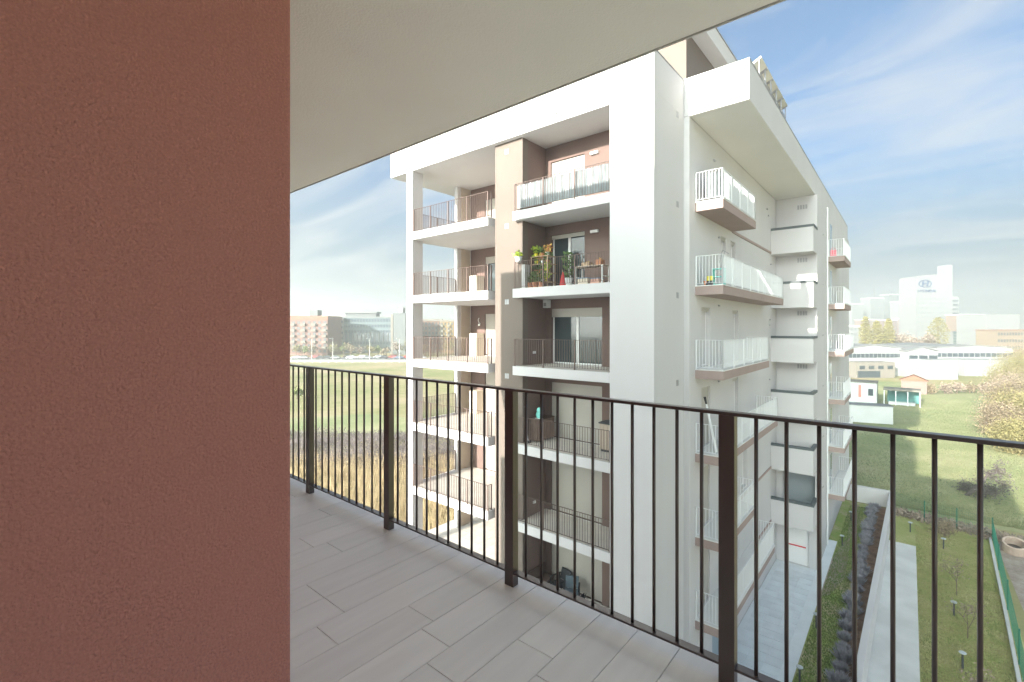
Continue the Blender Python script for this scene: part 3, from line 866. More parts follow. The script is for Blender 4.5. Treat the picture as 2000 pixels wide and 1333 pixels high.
tree('young_tree', 'young yellow green tree standing alone in the field', 'tree', (-67.5, 47.8, 0), 4.6, 1.8, gold_leaf, 500, 0.34, seed=51, spread=0.7, base=0.36, group='small trees in the left field')
tree('young_tree', 'small olive green bush in the field beside the brown wall edge', 'tree', (-88, 42.2, 0), 3.2, 1.8, green_leaf, 420, 0.34, seed=52, spread=0.9, base=0.3, group='small trees in the left field')
struct(sheet('field_shadow_grass', meadow, [cam_xy(-0.55*60, 60), cam_xy(-0.02*60, 60), cam_xy(-0.10*66, 66), cam_xy(-0.3*74, 74), cam_xy(-0.5*70, 70)], -0.012))  # greener grass stands in for the cast shadow on the field
# ------------------------------------------------------------------ terrace at the foot of the left loggias
ter = thing('garden_terrace', 'raised beige tiled terrace under the lowest left loggia slab', 'terrace', (-15.6, 17, 0))
MB().box(-19.0, -12.89, 14.1, 21.5, 0, 2.985).build('terrace_base', white, ter)
ttm = MB().box(-0.293, 0.293, -0.293, 0.293, 0, 0.012).mesh('terrace_tile', terrace_tile)
for i in range(10):
    for j in range(12):
        x, y = -18.65 + i * 0.6, 14.45 + j * 0.6
        if (x < -17.8 and y < 14.85) or (x < -17.85 and 17 < y < 18.4): continue
        place('terrace_tile', ttm, (x, y, 2.9855), ter)
straw = mat('straw_leaf', (0.60, 0.47, 0.22), 0.85, col2=(0.48, 0.42, 0.16), vscale=3)
terracotta = mat('terracotta', (0.42, 0.19, 0.11), 0.8)
def potted(name, label, loc, pr, ph, pot_m, leaf_m, n, hh, rr_, size, group=None, cat='potted plant'):
    t = thing(name, label, cat, loc, group); r = random.Random(hash((round(loc[0]*100), round(loc[1]*100), round(loc[2]*100))) & 0xffff)
    lbuild(MB().lathe([(pr * 0.72, 0), (pr * 0.95, ph * 0.85), (pr * 1.05, ph * 0.86), (pr * 1.05, ph), (pr * 0.9, ph), (pr * 0.88, ph * 0.93)], n=14), 'pot', pot_m, t)
    mb = MB()
    for i in range(6): mb.cyl((r.uniform(-.3, .3) * pr, r.uniform(-.3, .3) * pr, ph * 0.9), (r.gauss(0, rr_ * 0.4), r.gauss(0, rr_ * 0.4), ph + hh * r.uniform(0.5, 0.9)), 0.006, 0.003, n=4, cap=False)
    for i in range(n):
        a = r.uniform(0, 6.28); q = rr_ * r.random() ** 0.5; z = ph + hh * r.random()
        leaf(mb, (math.cos(a) * q, math.sin(a) * q, z), size, rnd=r)
    lbuild(mb, 'foliage', leaf_m, t)
    return t
for k, x in enumerate((-17.4, -16.2, -15.0, -14.0)):
    potted('tall_grass_pot', 'straw coloured ornamental grass in a pot on the terrace, ' + ['farthest from the pier', 'second farthest from the pier', 'second from the pier', 'nearest the pier'][k], (x, 20.3, 3.0), 0.25, 0.4, terracotta, straw, 260, 1.0, 0.45, 0.3, 'ornamental grasses on the terrace')
potted('terracotta_pot', 'ochre pot with small green plant by the pier on the tiled terrace', (-13.35, 15.3, 3.0), 0.22, 0.45, mat('ochre_pot', (0.55, 0.38, 0.16), 0.8), green_leaf, 70, 0.35, 0.22, 0.12)

# ------------------------------------------------------------------ things on the opposite balconies
wood_l = mat('light_wood', (0.50, 0.36, 0.24), 0.7, var=0.2, vscale=6, stretch=(1, 1, 6))
wood_d = mat('dark_wood', (0.11, 0.075, 0.06), 0.7, var=0.25, vscale=8)
plastic_w = mat('white_plastic', (0.75, 0.76, 0.76), 0.45)
lime = mat('lime_leaf', (0.42, 0.50, 0.06), 0.8, col2=(0.25, 0.36, 0.06), vscale=9)
leaf_g = mat('dark_leaf', (0.07, 0.13, 0.045), 0.8, col2=(0.12, 0.19, 0.06), vscale=8)
flower = mat('orange_flower', (0.62, 0.20, 0.12), 0.8, col2=(0.55, 0.42, 0.10), vscale=14, thr=(0.45, 0.55))
yellow = mat('yellow_plastic', (0.75, 0.62, 0.05), 0.5)
red = mat('red_fabric', (0.55, 0.05, 0.06), 0.8)
black = mat('black_plastic', (0.02, 0.022, 0.028), 0.5)
turq = mat('turquoise_plastic', (0.22, 0.66, 0.60), 0.5)
# white privacy sheets behind the top floor railings
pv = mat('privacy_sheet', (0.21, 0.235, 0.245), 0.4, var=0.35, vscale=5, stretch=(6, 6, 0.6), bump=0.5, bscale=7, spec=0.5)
def pleated(name, label, x0, x1, y, z0, z1, axis='y'):
    mb = MB(); n = 46; r = random.Random(int(z0 * 10 + x0)); 
    P = []
    for i in range(n + 1):
        a = x0 + (x1 - x0) * i / n; d = y + 0.018 * math.sin(i * 1.7) + r.uniform(-0.012, 0.012)
        P.append((a, d))
    for (a, d), (b, e) in zip(P[:-1], P[1:]):
        f = (lambda u, v, z: (u, v, z)) if axis == 'y' else (lambda u, v, z: (v, u, z))
        for s_ in (0, 0.004):
            mb.quad(f(a, d + s_, z0), f(b, e + s_, z0), f(b, e + s_, z1), f(a, d + s_, z1))
    return tag(mb.build(name, pv), label, 'privacy sheet')
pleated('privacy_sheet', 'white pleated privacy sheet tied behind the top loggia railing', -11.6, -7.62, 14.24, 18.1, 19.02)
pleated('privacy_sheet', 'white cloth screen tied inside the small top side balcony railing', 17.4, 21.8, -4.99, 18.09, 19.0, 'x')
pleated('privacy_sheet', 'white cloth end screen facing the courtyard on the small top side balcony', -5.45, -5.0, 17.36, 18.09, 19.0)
# wall lamps in the loggias
wl_ = MB().box(-0.17, 0.17, -0.09, 0, 0, 0.10).mesh('lamp_body', plastic_w)
for z, lb in ((20.12, 'white wall lamp beside the closed shutter of the top loggia'), (17.12, 'white wall lamp above the plant filled loggia'), ):
    t = thing('wall_lamp', lb, 'wall lamp', (-9.14, 15.9, z)); place('lamp_body', wl_, (-9.14, 15.899, z), t)
    place('lens', MB().box(-0.15, 0.15, -0.10, -0.0901, 0.02, 0.08).mesh('lens', frame_w), (-9.14, 15.899, z), t)
t = thing('wall_unit', 'small white box mounted high in the corner of the empty loggia', 'wall box', (-11.3, 15.7, 14.3))
MB().box(-11.4, -11.2, 15.62, 15.89, 14.30, 14.62).build('housing', plastic_w, t); MB().box(-11.36, -11.24, 15.605, 15.6195, 14.36, 14.5).build('grille', metal_grey, t)
for (x, y, z, lb) in ((-11.469, 15.1, 12.45, 'small white socket box on the side wall of the empty loggia'), (-11.469, 15.1, 6.45, 'small white socket box on the side wall of the bare lower loggia')):
    t = thing('socket_box', lb, 'socket', (x, y, z)); MB().box(x, x + 0.05, y - 0.07, y + 0.07, z, z + 0.1).build('cover', plastic_w, t)
    MB().box(x + 0.051, x + 0.06, y - 0.04, y + 0.04, z + 0.02, z + 0.08).build('flap', frame_w, t)

# plant stand with shelves
F1 = 15.015
ps = thing('plant_stand', 'light wooden tiered plant stand in the loggia corner', 'plant stand', (-11.0, 15.1, F1))
for x in (-11.40, -10.62):
    for y in (14.85, 15.35):
        MB().box(x - 0.02, x + 0.02, y - 0.02, y + 0.02, F1, F1 + 1.25).build('upright', wood_l, ps)
for k, z in enumerate((0.25, 0.6, 0.95, 1.25)):
    MB().box(-11.44, -10.58, 14.82, 15.38, F1 + z, F1 + z + 0.025).build('shelf', wood_l, ps)
rs = random.Random(6)
cols = [terracotta, plastic_w, yellow, wood_d, terracotta, plastic_w, turq]
DESC = ['yellow pot of trailing leaves on the plant stand', 'white pot with orange blooms on the plant stand', 'terracotta pot with dark leaves on the plant stand']
i = 0
for z in (0.275, 0.625, 0.975, 1.275):
    for x in (-11.28, -11.0, -10.74):
        kind = rs.choice([0, 1, 2]); i += 1
        potted('potted_plant', DESC[kind].replace('on the plant stand', ['on the lowest shelf', 'on the second shelf', 'on the third shelf', 'on the top shelf'][(0.275, 0.625, 0.975, 1.275).index(z)] + ' of the plant stand, ' + {-11.28: 'wall side', -11.0: 'middle', -10.74: 'door side'}[x]), (x, 15.0 + rs.uniform(-0.06, 0.06), F1 + z + 0.001), 0.085, 0.14, [yellow, plastic_w, terracotta][kind], [lime, flower, leaf_g][kind], 95, 0.26, 0.17, 0.10, 'pots on the plant stand')
for x, y in ((-11.25, 14.55), (-10.95, 14.5), (-10.7, 14.55)):
    potted('potted_plant', 'terracotta pot of dark trailing leaves on floor before the plant stand, ' + {-11.25: 'wall side', -10.95: 'middle', -10.7: 'door side'}[x], (x, y, F1), 0.12, 0.22, terracotta, leaf_g, 70, 0.4, 0.2, 0.12, 'pots on the loggia floor')
t = potted('railing_planter', 'white planter with lime green leaves hooked on the loggia railing end', (-11.55, 14.22, F1 + 1.02), 0.14, 0.2, plastic_w, lime, 60, 0.2, 0.2, 0.12)
t = thing('leaning_board', 'narrow grey cabinet behind railing end beside the plant stand', 'cabinet', (-11.3, 14.4, F1))
MB().box(-11.44, -11.28, 14.28, 14.62, F1, F1 + 0.92).build('body', mat('grey_cabinet', (0.40, 0.39, 0.39), 0.6), t); MB().box(-11.43, -11.29, 14.268, 14.2798, F1 + 0.02, F1 + 0.9).build('door', mat('grey_cabinet_door', (0.46, 0.45, 0.45), 0.6), t)
t = potted('floor_plant', 'tall green plant in a white pot before the glazed loggia door', (-10.05, 15.45, F1), 0.17, 0.4, plastic_w, leaf_g, 130, 0.95, 0.24, 0.16)
t = thing('folded_parasol', 'small closed red parasol standing before the glazed loggia door', 'parasol', (-9.95, 14.9, F1))
MB().lathe([(0.13, F1 + 0.04), (0.10, F1 + 0.2), (0.06, F1 + 0.42), (0.015, F1 + 0.58)], -9.95, 14.9, 12).build('canopy', red, t); MB().cyl((-9.95, 14.9, F1), (-9.95, 14.9, F1 + 0.66), 0.012).build('pole', wood_l, t)
tb = thing('balcony_table', 'white slatted table with bric-a-brac in the plant filled loggia', 'table', (-8.75, 15.0, F1))
for k in range(5): MB().box(-9.35, -8.15, 14.72 + k * 0.115, 14.825 + k * 0.115, F1 + 0.68, F1 + 0.705).build('slat', mat('table_wood', (0.55, 0.45, 0.37), 0.6), tb)
for x in (-9.3, -8.2):
    for y in (14.75, 15.25): MB().box(x - 0.025, x + 0.025, y - 0.025, y + 0.025, F1, F1 + 0.679).build('leg', frame_w, tb)
for x in (-9.3, -8.2): MB().box(x - 0.02, x + 0.02, 14.776, 15.224, F1 + 0.3, F1 + 0.33).build('stretcher', frame_w, tb)
for (x, w, h, m, lb) in ((-8.95, 0.3, 0.14, wood_l, 'light wicker basket on the white slatted table'), (-8.42, 0.22, 0.2, terracotta, 'terracotta coloured crate on the white slatted table')):
    t = thing('basket', lb, 'basket', (x, 15.0, F1 + 0.706)); b = MB()
    b.box(x - w/2, x + w/2, 14.85, 15.15, F1 + 0.706, F1 + 0.72).box(x - w/2, x - w/2 + .015, 14.85, 15.15, F1 + 0.7201, F1 + 0.706 + h).box(x + w/2 - .015, x + w/2, 14.85, 15.15, F1 + 0.7201, F1 + 0.706 + h).box(x - w/2 + .0151, x + w/2 - .0151, 14.85, 14.865, F1 + 0.7201, F1 + 0.706 + h).box(x - w/2 + .0151, x + w/2 - .0151, 15.135, 15.15, F1 + 0.7201, F1 + 0.706 + h)
    b.build('body', m, t)
    c = MB(); r = random.Random(int(x * -10))
    for i in range(26): leaf(c, (x + r.uniform(-w/2.4, w/2.4), r.uniform(14.9, 15.1), F1 + 0.706 + h * r.uniform(.6, 1.1)), 0.09, rnd=r)
    c.build('contents', flower, t)
for (x, w, h, m, lb) in ((-9.02, 0.42, 0.26, mat('pale_box', (0.60, 0.52, 0.42), 0.7), 'pale cardboard box on floor under the white slatted table'), (-8.52, 0.36, 0.22, mat('salmon_box', (0.62, 0.36, 0.28), 0.7), 'salmon coloured storage box under the white slatted table')):
    t = thing('storage_box', lb, 'box', (x, 14.95, F1)); MB().box(x - w/2, x + w/2, 14.8, 15.15, F1, F1 + h).build('body', m, t); MB().box(x - w/2 - .01, x + w/2 + .01, 14.79, 15.16, F1 + h + .001, F1 + h + 0.03).build('lid', mat('blue_lid', (0.16, 0.25, 0.36), 0.5), t)

# third loggia down: slatted dark cabinet, turquoise toy guitar, broom, chest
F3 = 9.015
cb = thing('slatted_cabinet', 'dark brown slatted cabinet standing along the loggia side wall', 'cabinet', (-11.2, 15.2, F3))
MB().box(-11.46, -11.02, 14.72, 15.85, F3 + 0.05, F3 + 0.86).build('body', wood_d, cb)
for k in range(9): MB().box(-11.018, -11.0, 14.735 + k * 0.124, 14.845 + k * 0.124, F3 + 0.06, F3 + 0.84).build('slat', mat('cabinet_slat', (0.19, 0.135, 0.11), 0.7), cb)
MB().box(-11.465, -10.98, 14.70, 15.87, F3 + 0.861, F3 + 0.885).build('top', wood_d, cb)
g = thing('toy_guitar', 'turquoise guitar shaped toy leaning on the dark slatted cabinet', 'toy', (-11.15, 15.0, F3 + 0.886))
def blob(mb, c, rx, ry, rz, n=14, m=8):
    b = len(mb.v)
    for i in range(m + 1):
        a = math.pi * i / m
        for j in range(n):
            t = 2 * math.pi * j / n
            mb.v.append((c[0] + rx * math.sin(a) * math.cos(t), c[1] + ry * math.sin(a) * math.sin(t), c[2] + rz * math.cos(a)))
    for i in range(m):
        for j in range(n):
            k = (j + 1) % n
            mb.f.append((b + i*n + j, b + (i+1)*n + j, b + (i+1)*n + k, b + i*n + k))
    return mb
blob(blob(MB(), (-11.15, 15.0, F3 + 1.02), 0.15, 0.07, 0.15), (-11.13, 15.0, F3 + 1.2), 0.12, 0.06, 0.13).build('body', turq, g, smooth=True)
MB().box(-11.05, -10.99, 14.97, 15.03, F3 + 1.26, F3 + 1.40).build('neck', turq, g)
MB().box(-11.28, -11.0, 14.92, 15.08, F3 + 0.8862, F3 + 0.90).build('stand', plastic_w, g)
t = thing('broom', 'thin pale broom leaning in the corner by the dark slatted cabinet', 'broom', (-11.3, 14.5, F3))
MB().cyl((-11.3, 14.5, F3 + 0.08), (-11.42, 14.45, F3 + 1.42), 0.013).build('handle', metal_white, t); MB().box(-11.36, -11.2, 14.42, 14.56, F3, F3 + 0.09).build('brush', black, t)
t = thing('storage_chest', 'beige storage cabinet with dark lid by the end wall of the loggia', 'cabinet', (-8.2, 15.5, F3))
MB().box(-8.55, -7.75, 15.2, 15.75, F3 + 0.08, F3 + 1.0).build('body', mat('beige_chest', (0.42, 0.345, 0.285), 0.7), t); MB().box(-8.58, -7.72, 15.17, 15.78, F3 + 1.001, F3 + 1.05).build('lid', darkgrey, t); MB().box(-8.52, -7.78, 15.22, 15.73, F3, F3 + 0.079).build('plinth', darkgrey, t)
for k in range(5): MB().box(-8.5 + k * 0.145, -8.38 + k * 0.145, 15.18, 15.199, F3 + 0.12, F3 + 0.96).build('slat', mat('chest_slat', (0.46, 0.38, 0.31), 0.7), t)

# lowest visible loggia: black armchairs and bench
F5 = 3.015
def armchair(x, y, rz, label, m):
    t = thing('armchair', label, 'chair', (x, y, F5), 'black outdoor armchairs'); t.rotation_euler.z = rz
    lbuild(MB().box(-.27, .27, -.27, .25, .40, .45), 'seat', m, t)
    bb = MB(); bb.v = [(-.25, .25, .46), (.25, .25, .46), (.25, .29, .46), (-.25, .29, .46), (-.25, .36, .86), (.25, .36, .86), (.25, .40, .86), (-.25, .40, .86)]
    bb.f = [(0, 3, 2, 1), (4, 5, 6, 7), (0, 1, 5, 4), (1, 2, 6, 5), (2, 3, 7, 6), (3, 0, 4, 7)]
    lbuild(bb, 'backrest', m, t)
    for sx in (-1, 1):
        lbuild(MB().box(sx * .28 - .02, sx * .28 + .02, -.26, -.22, 0, .64), 'leg', black, t)
        lbuild(MB().box(sx * .28 - .02, sx * .28 + .02, .24, .28, 0, .64), 'leg', black, t)
        lbuild(MB().box(sx * .28 - .03, sx * .28 + .03, -.28, .32, .641, .67), 'armrest', black, t)
armchair(-9.75, 15.2, 0.5, 'blue grey armchair facing out of the lowest loggia', mat('blue_grey_web', (0.10, 0.14, 0.17), 0.7))
armchair(-10.45, 15.45, -0.2, 'black armchair between the dark bench and the blue grey armchair', black)
t = thing('bench', 'low dark wooden bench against the side wall of the lowest loggia', 'bench', (-11.1, 15.2, F5))
MB().box(-11.45, -10.95, 14.5, 15.8, F5 + 0.36, F5 + 0.42).build('seat', wood_d, t)
MB().box(-11.46, -11.40, 14.5, 15.8, F5 + 0.4205, F5 + 0.82).build('backrest', wood_d, t)
for y in (14.56, 15.74): MB().box(-11.44, -10.97, y - 0.03, y + 0.03, F5, F5 + 0.359).build('leg', wood_d, t)
t = thing('folding_chair', 'folded black chair leaning behind the railing of the lowest loggia', 'chair', (-9.0, 14.6, F5))
MB().tube([(-9.15, 14.6, F5), (-8.95, 14.62, F5 + 0.8)], 0.014).tube([(-9.15, 14.9, F5), (-8.95, 14.92, F5 + 0.8)], 0.014).build('frame', black, t); MB().box(-9.03, -9.0, 14.62, 14.9, F5 + 0.45, F5 + 0.8).build('backrest', black, t)

# cabinets in the left loggias
cream = mat('cream_cabinet', (0.66, 0.585, 0.48), 0.6)
for z, lb in ((15.015, 'cream cupboard in the left loggia below the top storey'), (12.015, 'cream cupboard in the left loggia with the open shutter door beside it'), (9.015, 'cream cupboard behind the left loggia seen through our railing')):
    t = thing('cupboard', lb, 'cupboard', (-17.3, 17.7, z), 'cream cupboards in the left loggias')
    MB().box(-17.55, -17.05, 17.55, 18.1, z, z + 1.18).build('body', cream, t)
    for k in range(2): MB().box(-17.54 + k * 0.245, -17.305 + k * 0.245, 17.535, 17.549, z + 0.03, z + 1.15).build('door', mat('cream_door', (0.70, 0.62, 0.51), 0.55), t)
t = thing('wall_lantern', 'small curved wall lantern on the brown left loggia wall', 'wall lamp', (-17.5, 18.1, 13.75))
MB().tube([(-17.35, 18.149, 13.7), (-17.35, 18.02, 13.78), (-17.35, 17.98, 13.9), (-17.35, 18.05, 14.0)], 0.02, 6).build('bracket', metal_white, t); MB().lathe([(0.02, 13.58), (0.05, 13.6), (0.05, 13.69), (0.02, 13.7)], -17.35, 18.06, 10).build('lamp_glass', frame_w, t)

# side balcony things
FB2 = 15.005
t = thing('toy_shelf', 'small turquoise shelf unit on the long side balcony', 'shelf', (-5.3, 17.6, FB2))
for k in range(3): MB().box(-5.34, -4.98, 17.62, 17.9, FB2 + 0.02 + k * 0.28, FB2 + 0.045 + k * 0.28).build('shelf', turq, t)
for x in (-5.36, -4.98): MB().box(x, x + 0.019, 17.62, 17.9, FB2, FB2 + 0.62).build('side_panel', turq, t)
t = thing('rubber_boots', 'yellow topped dark rubber boots beside the turquoise shelf', 'boots', (-5.42, 17.45, FB2))
for x in (-5.45, -5.33):
    MB().cyl((x, 17.5, FB2 + 0.02), (x, 17.5, FB2 + 0.17), 0.05, n=10).box(x - 0.05, x + 0.05, 17.38, 17.5, FB2 + 0.0, FB2 + 0.07).build('boot', black, t); MB().cyl((x, 17.5, FB2 + 0.1705), (x, 17.5, FB2 + 0.33), 0.052, n=10).build('shaft', yellow, t)
t = thing('flower_pot', 'small orange pot in the corner of the long side balcony', 'pot', (-5.53, 17.45, FB2))
MB().lathe([(0.05, FB2), (0.075, FB2 + 0.14), (0.08, FB2 + 0.16), (0.065, FB2 + 0.16)], -5.54, 17.5, 12).build('pot', mat('orange_pot', (0.60, 0.22, 0.10), 0.7), t)
t = thing('drying_rack', 'thin metal drying rack folded upright on the long side balcony', 'drying rack', (-5.3, 18.4, FB2))
MB().tube([(-5.5, 18.2, FB2), (-5.2, 18.35, FB2 + 1.35), (-5.0, 18.4, FB2 + 1.2)], 0.014).tube([(-5.5, 18.7, FB2), (-5.2, 18.6, FB2 + 1.35)], 0.014).build('frame', metal_grey, t)
for k in range(4): MB().cyl((-5.48 + k * 0.07, 18.2 + k * 0.036, FB2 + 0.1 + k * 0.32), (-5.48 + k * 0.07, 18.69 - k * 0.02, FB2 + 0.1 + k * 0.32), 0.006, n=5).build('rod', metal_grey, t)
FB4 = 9.005
t = thing('closed_parasol', 'closed white parasol with dark tip leaning on side balcony railing', 'parasol', (-5.2, 17.5, FB4))
MB().cyl((-5.2, 17.6, FB4 + 0.05), (-5.50, 17.45, FB4 + 1.75), 0.05, 0.035, n=10).build('canopy', plastic_w, t); MB().cyl((-5.50, 17.45, FB4 + 1.751), (-5.55, 17.43, FB4 + 2.0), 0.03, 0.05, n=8).build('tip', black, t); MB().cyl((-5.19, 17.605, FB4), (-5.2, 17.6, FB4 + 0.049), 0.015, n=8).build('pole', metal_grey, t)
t = thing('storage_cover', 'narrow white cupboard with dark top on the side balcony below', 'cupboard', (-5.1, 18.2, FB4))
MB().box(-5.2, -4.95, 18.0, 18.5, FB4, FB4 + 1.12).build('body', plastic_w, t); MB().box(-5.22, -4.93, 17.98, 18.52, FB4 + 1.121, FB4 + 1.17).build('top', darkgrey, t)
t = thing('red_bag', 'pinkish red shopping bag on the far upper balcony of stair volume', 'bag', (-3.6, 36.3, 18.005))
MB().box(-3.72, -3.4, 36.1, 36.3, 18.005, 18.42).build('body', mat('pink_red', (0.75, 0.20, 0.24), 0.6), t); MB().tube([(-3.66, 36.2, 18.42), (-3.63, 36.2, 18.56), (-3.49, 36.2, 18.56), (-3.46, 36.2, 18.42)], 0.012).build('handle', red, t)
# small grey brackets and fittings on the side facade
fit = MB().box(0, 0.06, -0.06, 0.06, 0, 0.06).mesh('wall_fitting', metal_grey)
for (y, z) in ((19.4, 20.05), (20.0, 14.35), (20.0, 11.3), (20.0, 17.1), (29.5, 17.0), (28.6, 19.9), (28.9, 19.6), (29.3, 13.9), (29.2, 13.6), (29.2, 10.6)):
    place('wall_fitting', fit, (XB + 0.001, y, z), opp)
# ------------------------------------------------------------------ far buildings, cars, street trees
VA = R(YAW)
ORD = ['first', 'second', 'third', 'fourth', 'fifth', 'sixth', 'seventh', 'eighth', 'ninth', 'tenth', 'eleventh', 'twelfth', 'thirteenth', 'fourteenth', 'fifteenth', 'sixteenth', 'seventeenth', 'eighteenth', 'nineteenth', 'twentieth']
def far_block(name, label, cat, u0, u1, D, h, depth, wall_m, rot=0.0, floors=5, cols=8, win=(0.6, 0.5), win_m=None, roof_m=None, roof_h=0.8, group=None, band=False, sill=0.9, z0=0.6):
    """block facing the balcony: near face spans pixel columns u0..u1 of the photo's view at distance D, but is a real box of its own size"""
    a0, a1 = (u0 - 1000) / 922.0 * D, (u1 - 1000) / 922.0 * D
    x, y = cam_xy(a0, D)
    t = thing(name, label, cat, (x, y, 0), group); t.rotation_euler.z = VA + rot
    w = (a1 - a0)
    lbuild(MB().box(0, w, 0, depth, 0, h), 'wall', wall_m, t)
    lbuild(MB().box(-0.3, w + 0.3, -0.3, depth + 0.3, h + 0.01, h + roof_h), 'roof', roof_m or soffit, t)
    wm = win_m or glass_far
    fh = (h - z0) / floors
    if band:
        for k in range(floors):
            z = z0 + k * fh + fh * 0.3
            lbuild(MB().box(0.4, w - 0.4, -0.12, -0.01, z, z + fh * win[1]), 'window_band', wm, t)
    else:
        ww, wh = w / cols * win[0], fh * win[1]
        me = MB().box(-ww / 2, ww / 2, -0.12, -0.01, 0, wh).mesh('window', wm)
        for k in range(floors):
            for j in range(cols):
                o = bpy.data.objects.new('window', me); C.objects.link(o); o.parent = t
                o.location = ((j + 0.5) * w / cols, 0, z0 + k * fh + fh * 0.3)
    return t, w
glass_far = mat('far_window', (0.05, 0.065, 0.075), 0.25, spec=0.5)
glass_teal = mat('far_window_teal', (0.06, 0.12, 0.125), 0.25, spec=0.5)
glass_blue = mat('far_window_blue', (0.055, 0.08, 0.10), 0.25, spec=0.5)
brick_f = mat('far_brick', (0.20, 0.115, 0.095), 0.9, var=0.15, vscale=0.3)
brick_o = mat('far_orange_brick', (0.24, 0.125, 0.08), 0.9, var=0.12, vscale=0.3)
tile_roof = mat('far_tile_roof', (0.25, 0.125, 0.085), 0.9, var=0.15, vscale=0.4)
cream_f = mat('far_cream', (0.20, 0.185, 0.16), 0.9, var=0.06, vscale=0.2)
white_f = mat('far_white', (0.205, 0.212, 0.215), 0.85, var=0.06, vscale=0.2)
grey_f = mat('far_grey', (0.135, 0.148, 0.15), 0.85, var=0.06, vscale=0.2)
yellow_f = mat('far_yellow', (0.27, 0.18, 0.07), 0.9, var=0.1, vscale=0.3)
pink_f = mat('far_pink', (0.20, 0.14, 0.13), 0.9)
cyan_f = mat('far_cyan_panel', (0.13, 0.17, 0.18), 0.7, var=0.08, vscale=0.3)

def balconies(t, w, floors, h, cols, m, z0=0.6, depth=1.2):
    fh = (h - z0) / floors
    me = MB().box(-w / cols * 0.42, w / cols * 0.42, -depth, -0.13, -0.1, 0.95).mesh('balcony', m)
    for k in range(1, floors):
        for j in range(0, cols, 2):
            o = bpy.data.objects.new('balcony', me); C.objects.link(o); o.parent = t; o.location = ((j + 0.5) * w / cols, 0, z0 + k * fh)

# left skyline
t, w = far_block('brick_block', 'reddish brick apartment block with orange tiled roof behind the field', 'building', 548, 645, 230, 17.2, 14, brick_f, -0.12, 6, 9, (0.5, 0.45), roof_m=tile_roof, roof_h=1.9)
balconies(t, w, 6, 17.2, 9, cream_f)
lbuild(MB().box(w * 0.55, w * 0.72, 3, 7, 19.2, 22.0), 'lift_house', grey_f, t)
t, w = far_block('office_building', 'glassy pale blue office building with a long roof pavilion', 'building', 668, 769, 250, 18.6, 18, cyan_f, 0.05, 6, 18, (0.78, 0.52), glass_blue, white_f, 0.6)
lbuild(MB().box(w * 0.02, w * 0.62, 4, 12, 19.3, 21.2), 'roof_pavilion', grey_f, t)
lbuild(MB().box(w * 0.0, w * 0.64, 3.2, 13, 21.21, 22.0), 'pavilion_roof', white_f, t)
lbuild(MB().box(-0.2, w + 0.2, -0.4, -0.13, 6.0, 10.5), 'dark_facade_band', mat('far_dark_glass', (0.10, 0.13, 0.16), 0.1, spec=0.9), t)
cm = MB().box(-0.25, 0.25, -0.7, -0.41, 5.8, 10.7).mesh('mullion', white_f)
for j in range(12):
    o = bpy.data.objects.new('mullion', cm); C.objects.link(o); o.parent = t; o.location = (w * (j + 0.5) / 12, 0, 0)
far_block('office_wing', 'white banded office wing between brick block and glassy office', 'building', 640, 669, 246, 18.0, 16, cream_f, 0.18, 6, 4, (0.8, 0.4), glass_far, white_f, 0.6)
t, w = far_block('slab_tower', 'tall grey concrete slab building with edge tinted as if sunlit beside the glassy office', 'building', 768, 792, 235, 20.2, 14, grey_f, 0.0, 1, 1, (0.02, 0.02), roof_m=grey_f, roof_h=0.4)
lbuild(MB().box(-1.2, -0.02, -0.2, 13, 0, 20.0), 'lit_edge_strip', cream_f, t); lbuild(MB().box(1.5, 4.2, 3, 8, 20.7, 23.6), 'roof_box', white_f, t)  # cream strip puts the sunlit edge of the grey slab into the colour
far_block('office_building', 'dark banded office building half hidden behind white column', 'building', 792, 812, 243, 17.5, 14, white_f, 0.0, 6, 5, (0.7, 0.5), glass_far)
t, w = far_block('brick_block', 'orange brick apartment block seen through the open left loggias', 'building', 822, 862, 262, 17.0, 14, brick_o, 0.1, 6, 6, (0.5, 0.5), glass_blue, cream_f, 1.2)
balconies(t, w, 6, 17.0, 6, cream_f)
t, w = far_block('yellow_block', 'yellow apartment block with balconies seen through the open left loggias', 'building', 860, 886, 252, 16.6, 12, yellow_f, 0.0, 6, 4, (0.5, 0.5), glass_far, cream_f, 1.0)
balconies(t, w, 6, 16.6, 4, cream_f)
far_block('apartment_block', 'grey apartment block at the far edge of the left loggia view', 'building', 884, 930, 268, 15.5, 12, cream_f, 0.0, 5, 6, (0.5, 0.45))
far_block('apartment_block', 'low distant cream block behind the brick block roof', 'building', 590, 690, 330, 21.5, 14, cream_f, 0.1, 7, 12, (0.5, 0.45))

# right skyline
t, w = far_block('office_tower', 'pale office tower with a curved top, blue oval emblem and lettering', 'building', 1790, 1852, 400, 55.5, 18, white_f, 0.0, 14, 8, (0.72, 0.4), mat('far_window_pale', (0.15, 0.17, 0.175), 0.3, spec=0.6), white_f, 0.3)
for o in [c for c in t.children if c.name.startswith('window')]:
    if o.location.z > 40: bpy.data.objects.remove(o)
ct = MB(); n = 12
for i in range(n):
    xa, xb = w * i / n, w * (i + 1) / n
    za, zb = [55.81 + 2.6 * math.sin(math.pi * (0.12 + 0.55 * q / w)) for q in (xa, xb)]
    ct.v += [(xa, -0.1, 55.81), (xb, -0.1, 55.81), (xb, -0.1, zb), (xa, -0.1, za), (xa, 17, 55.81), (xb, 17, 55.81), (xb, 17, zb), (xa, 17, za)]
    b = i * 8; ct.f += [(b, b+1, b+2, b+3), (b+5, b+4, b+7, b+6), (b+3, b+2, b+6, b+7), (b+1, b+5, b+6, b+2), (b+4, b, b+3, b+7)]
lbuild(ct, 'curved_top', white_f, t)
blue_sign = mat('sign_blue', (0.008, 0.04, 0.12), 0.6)
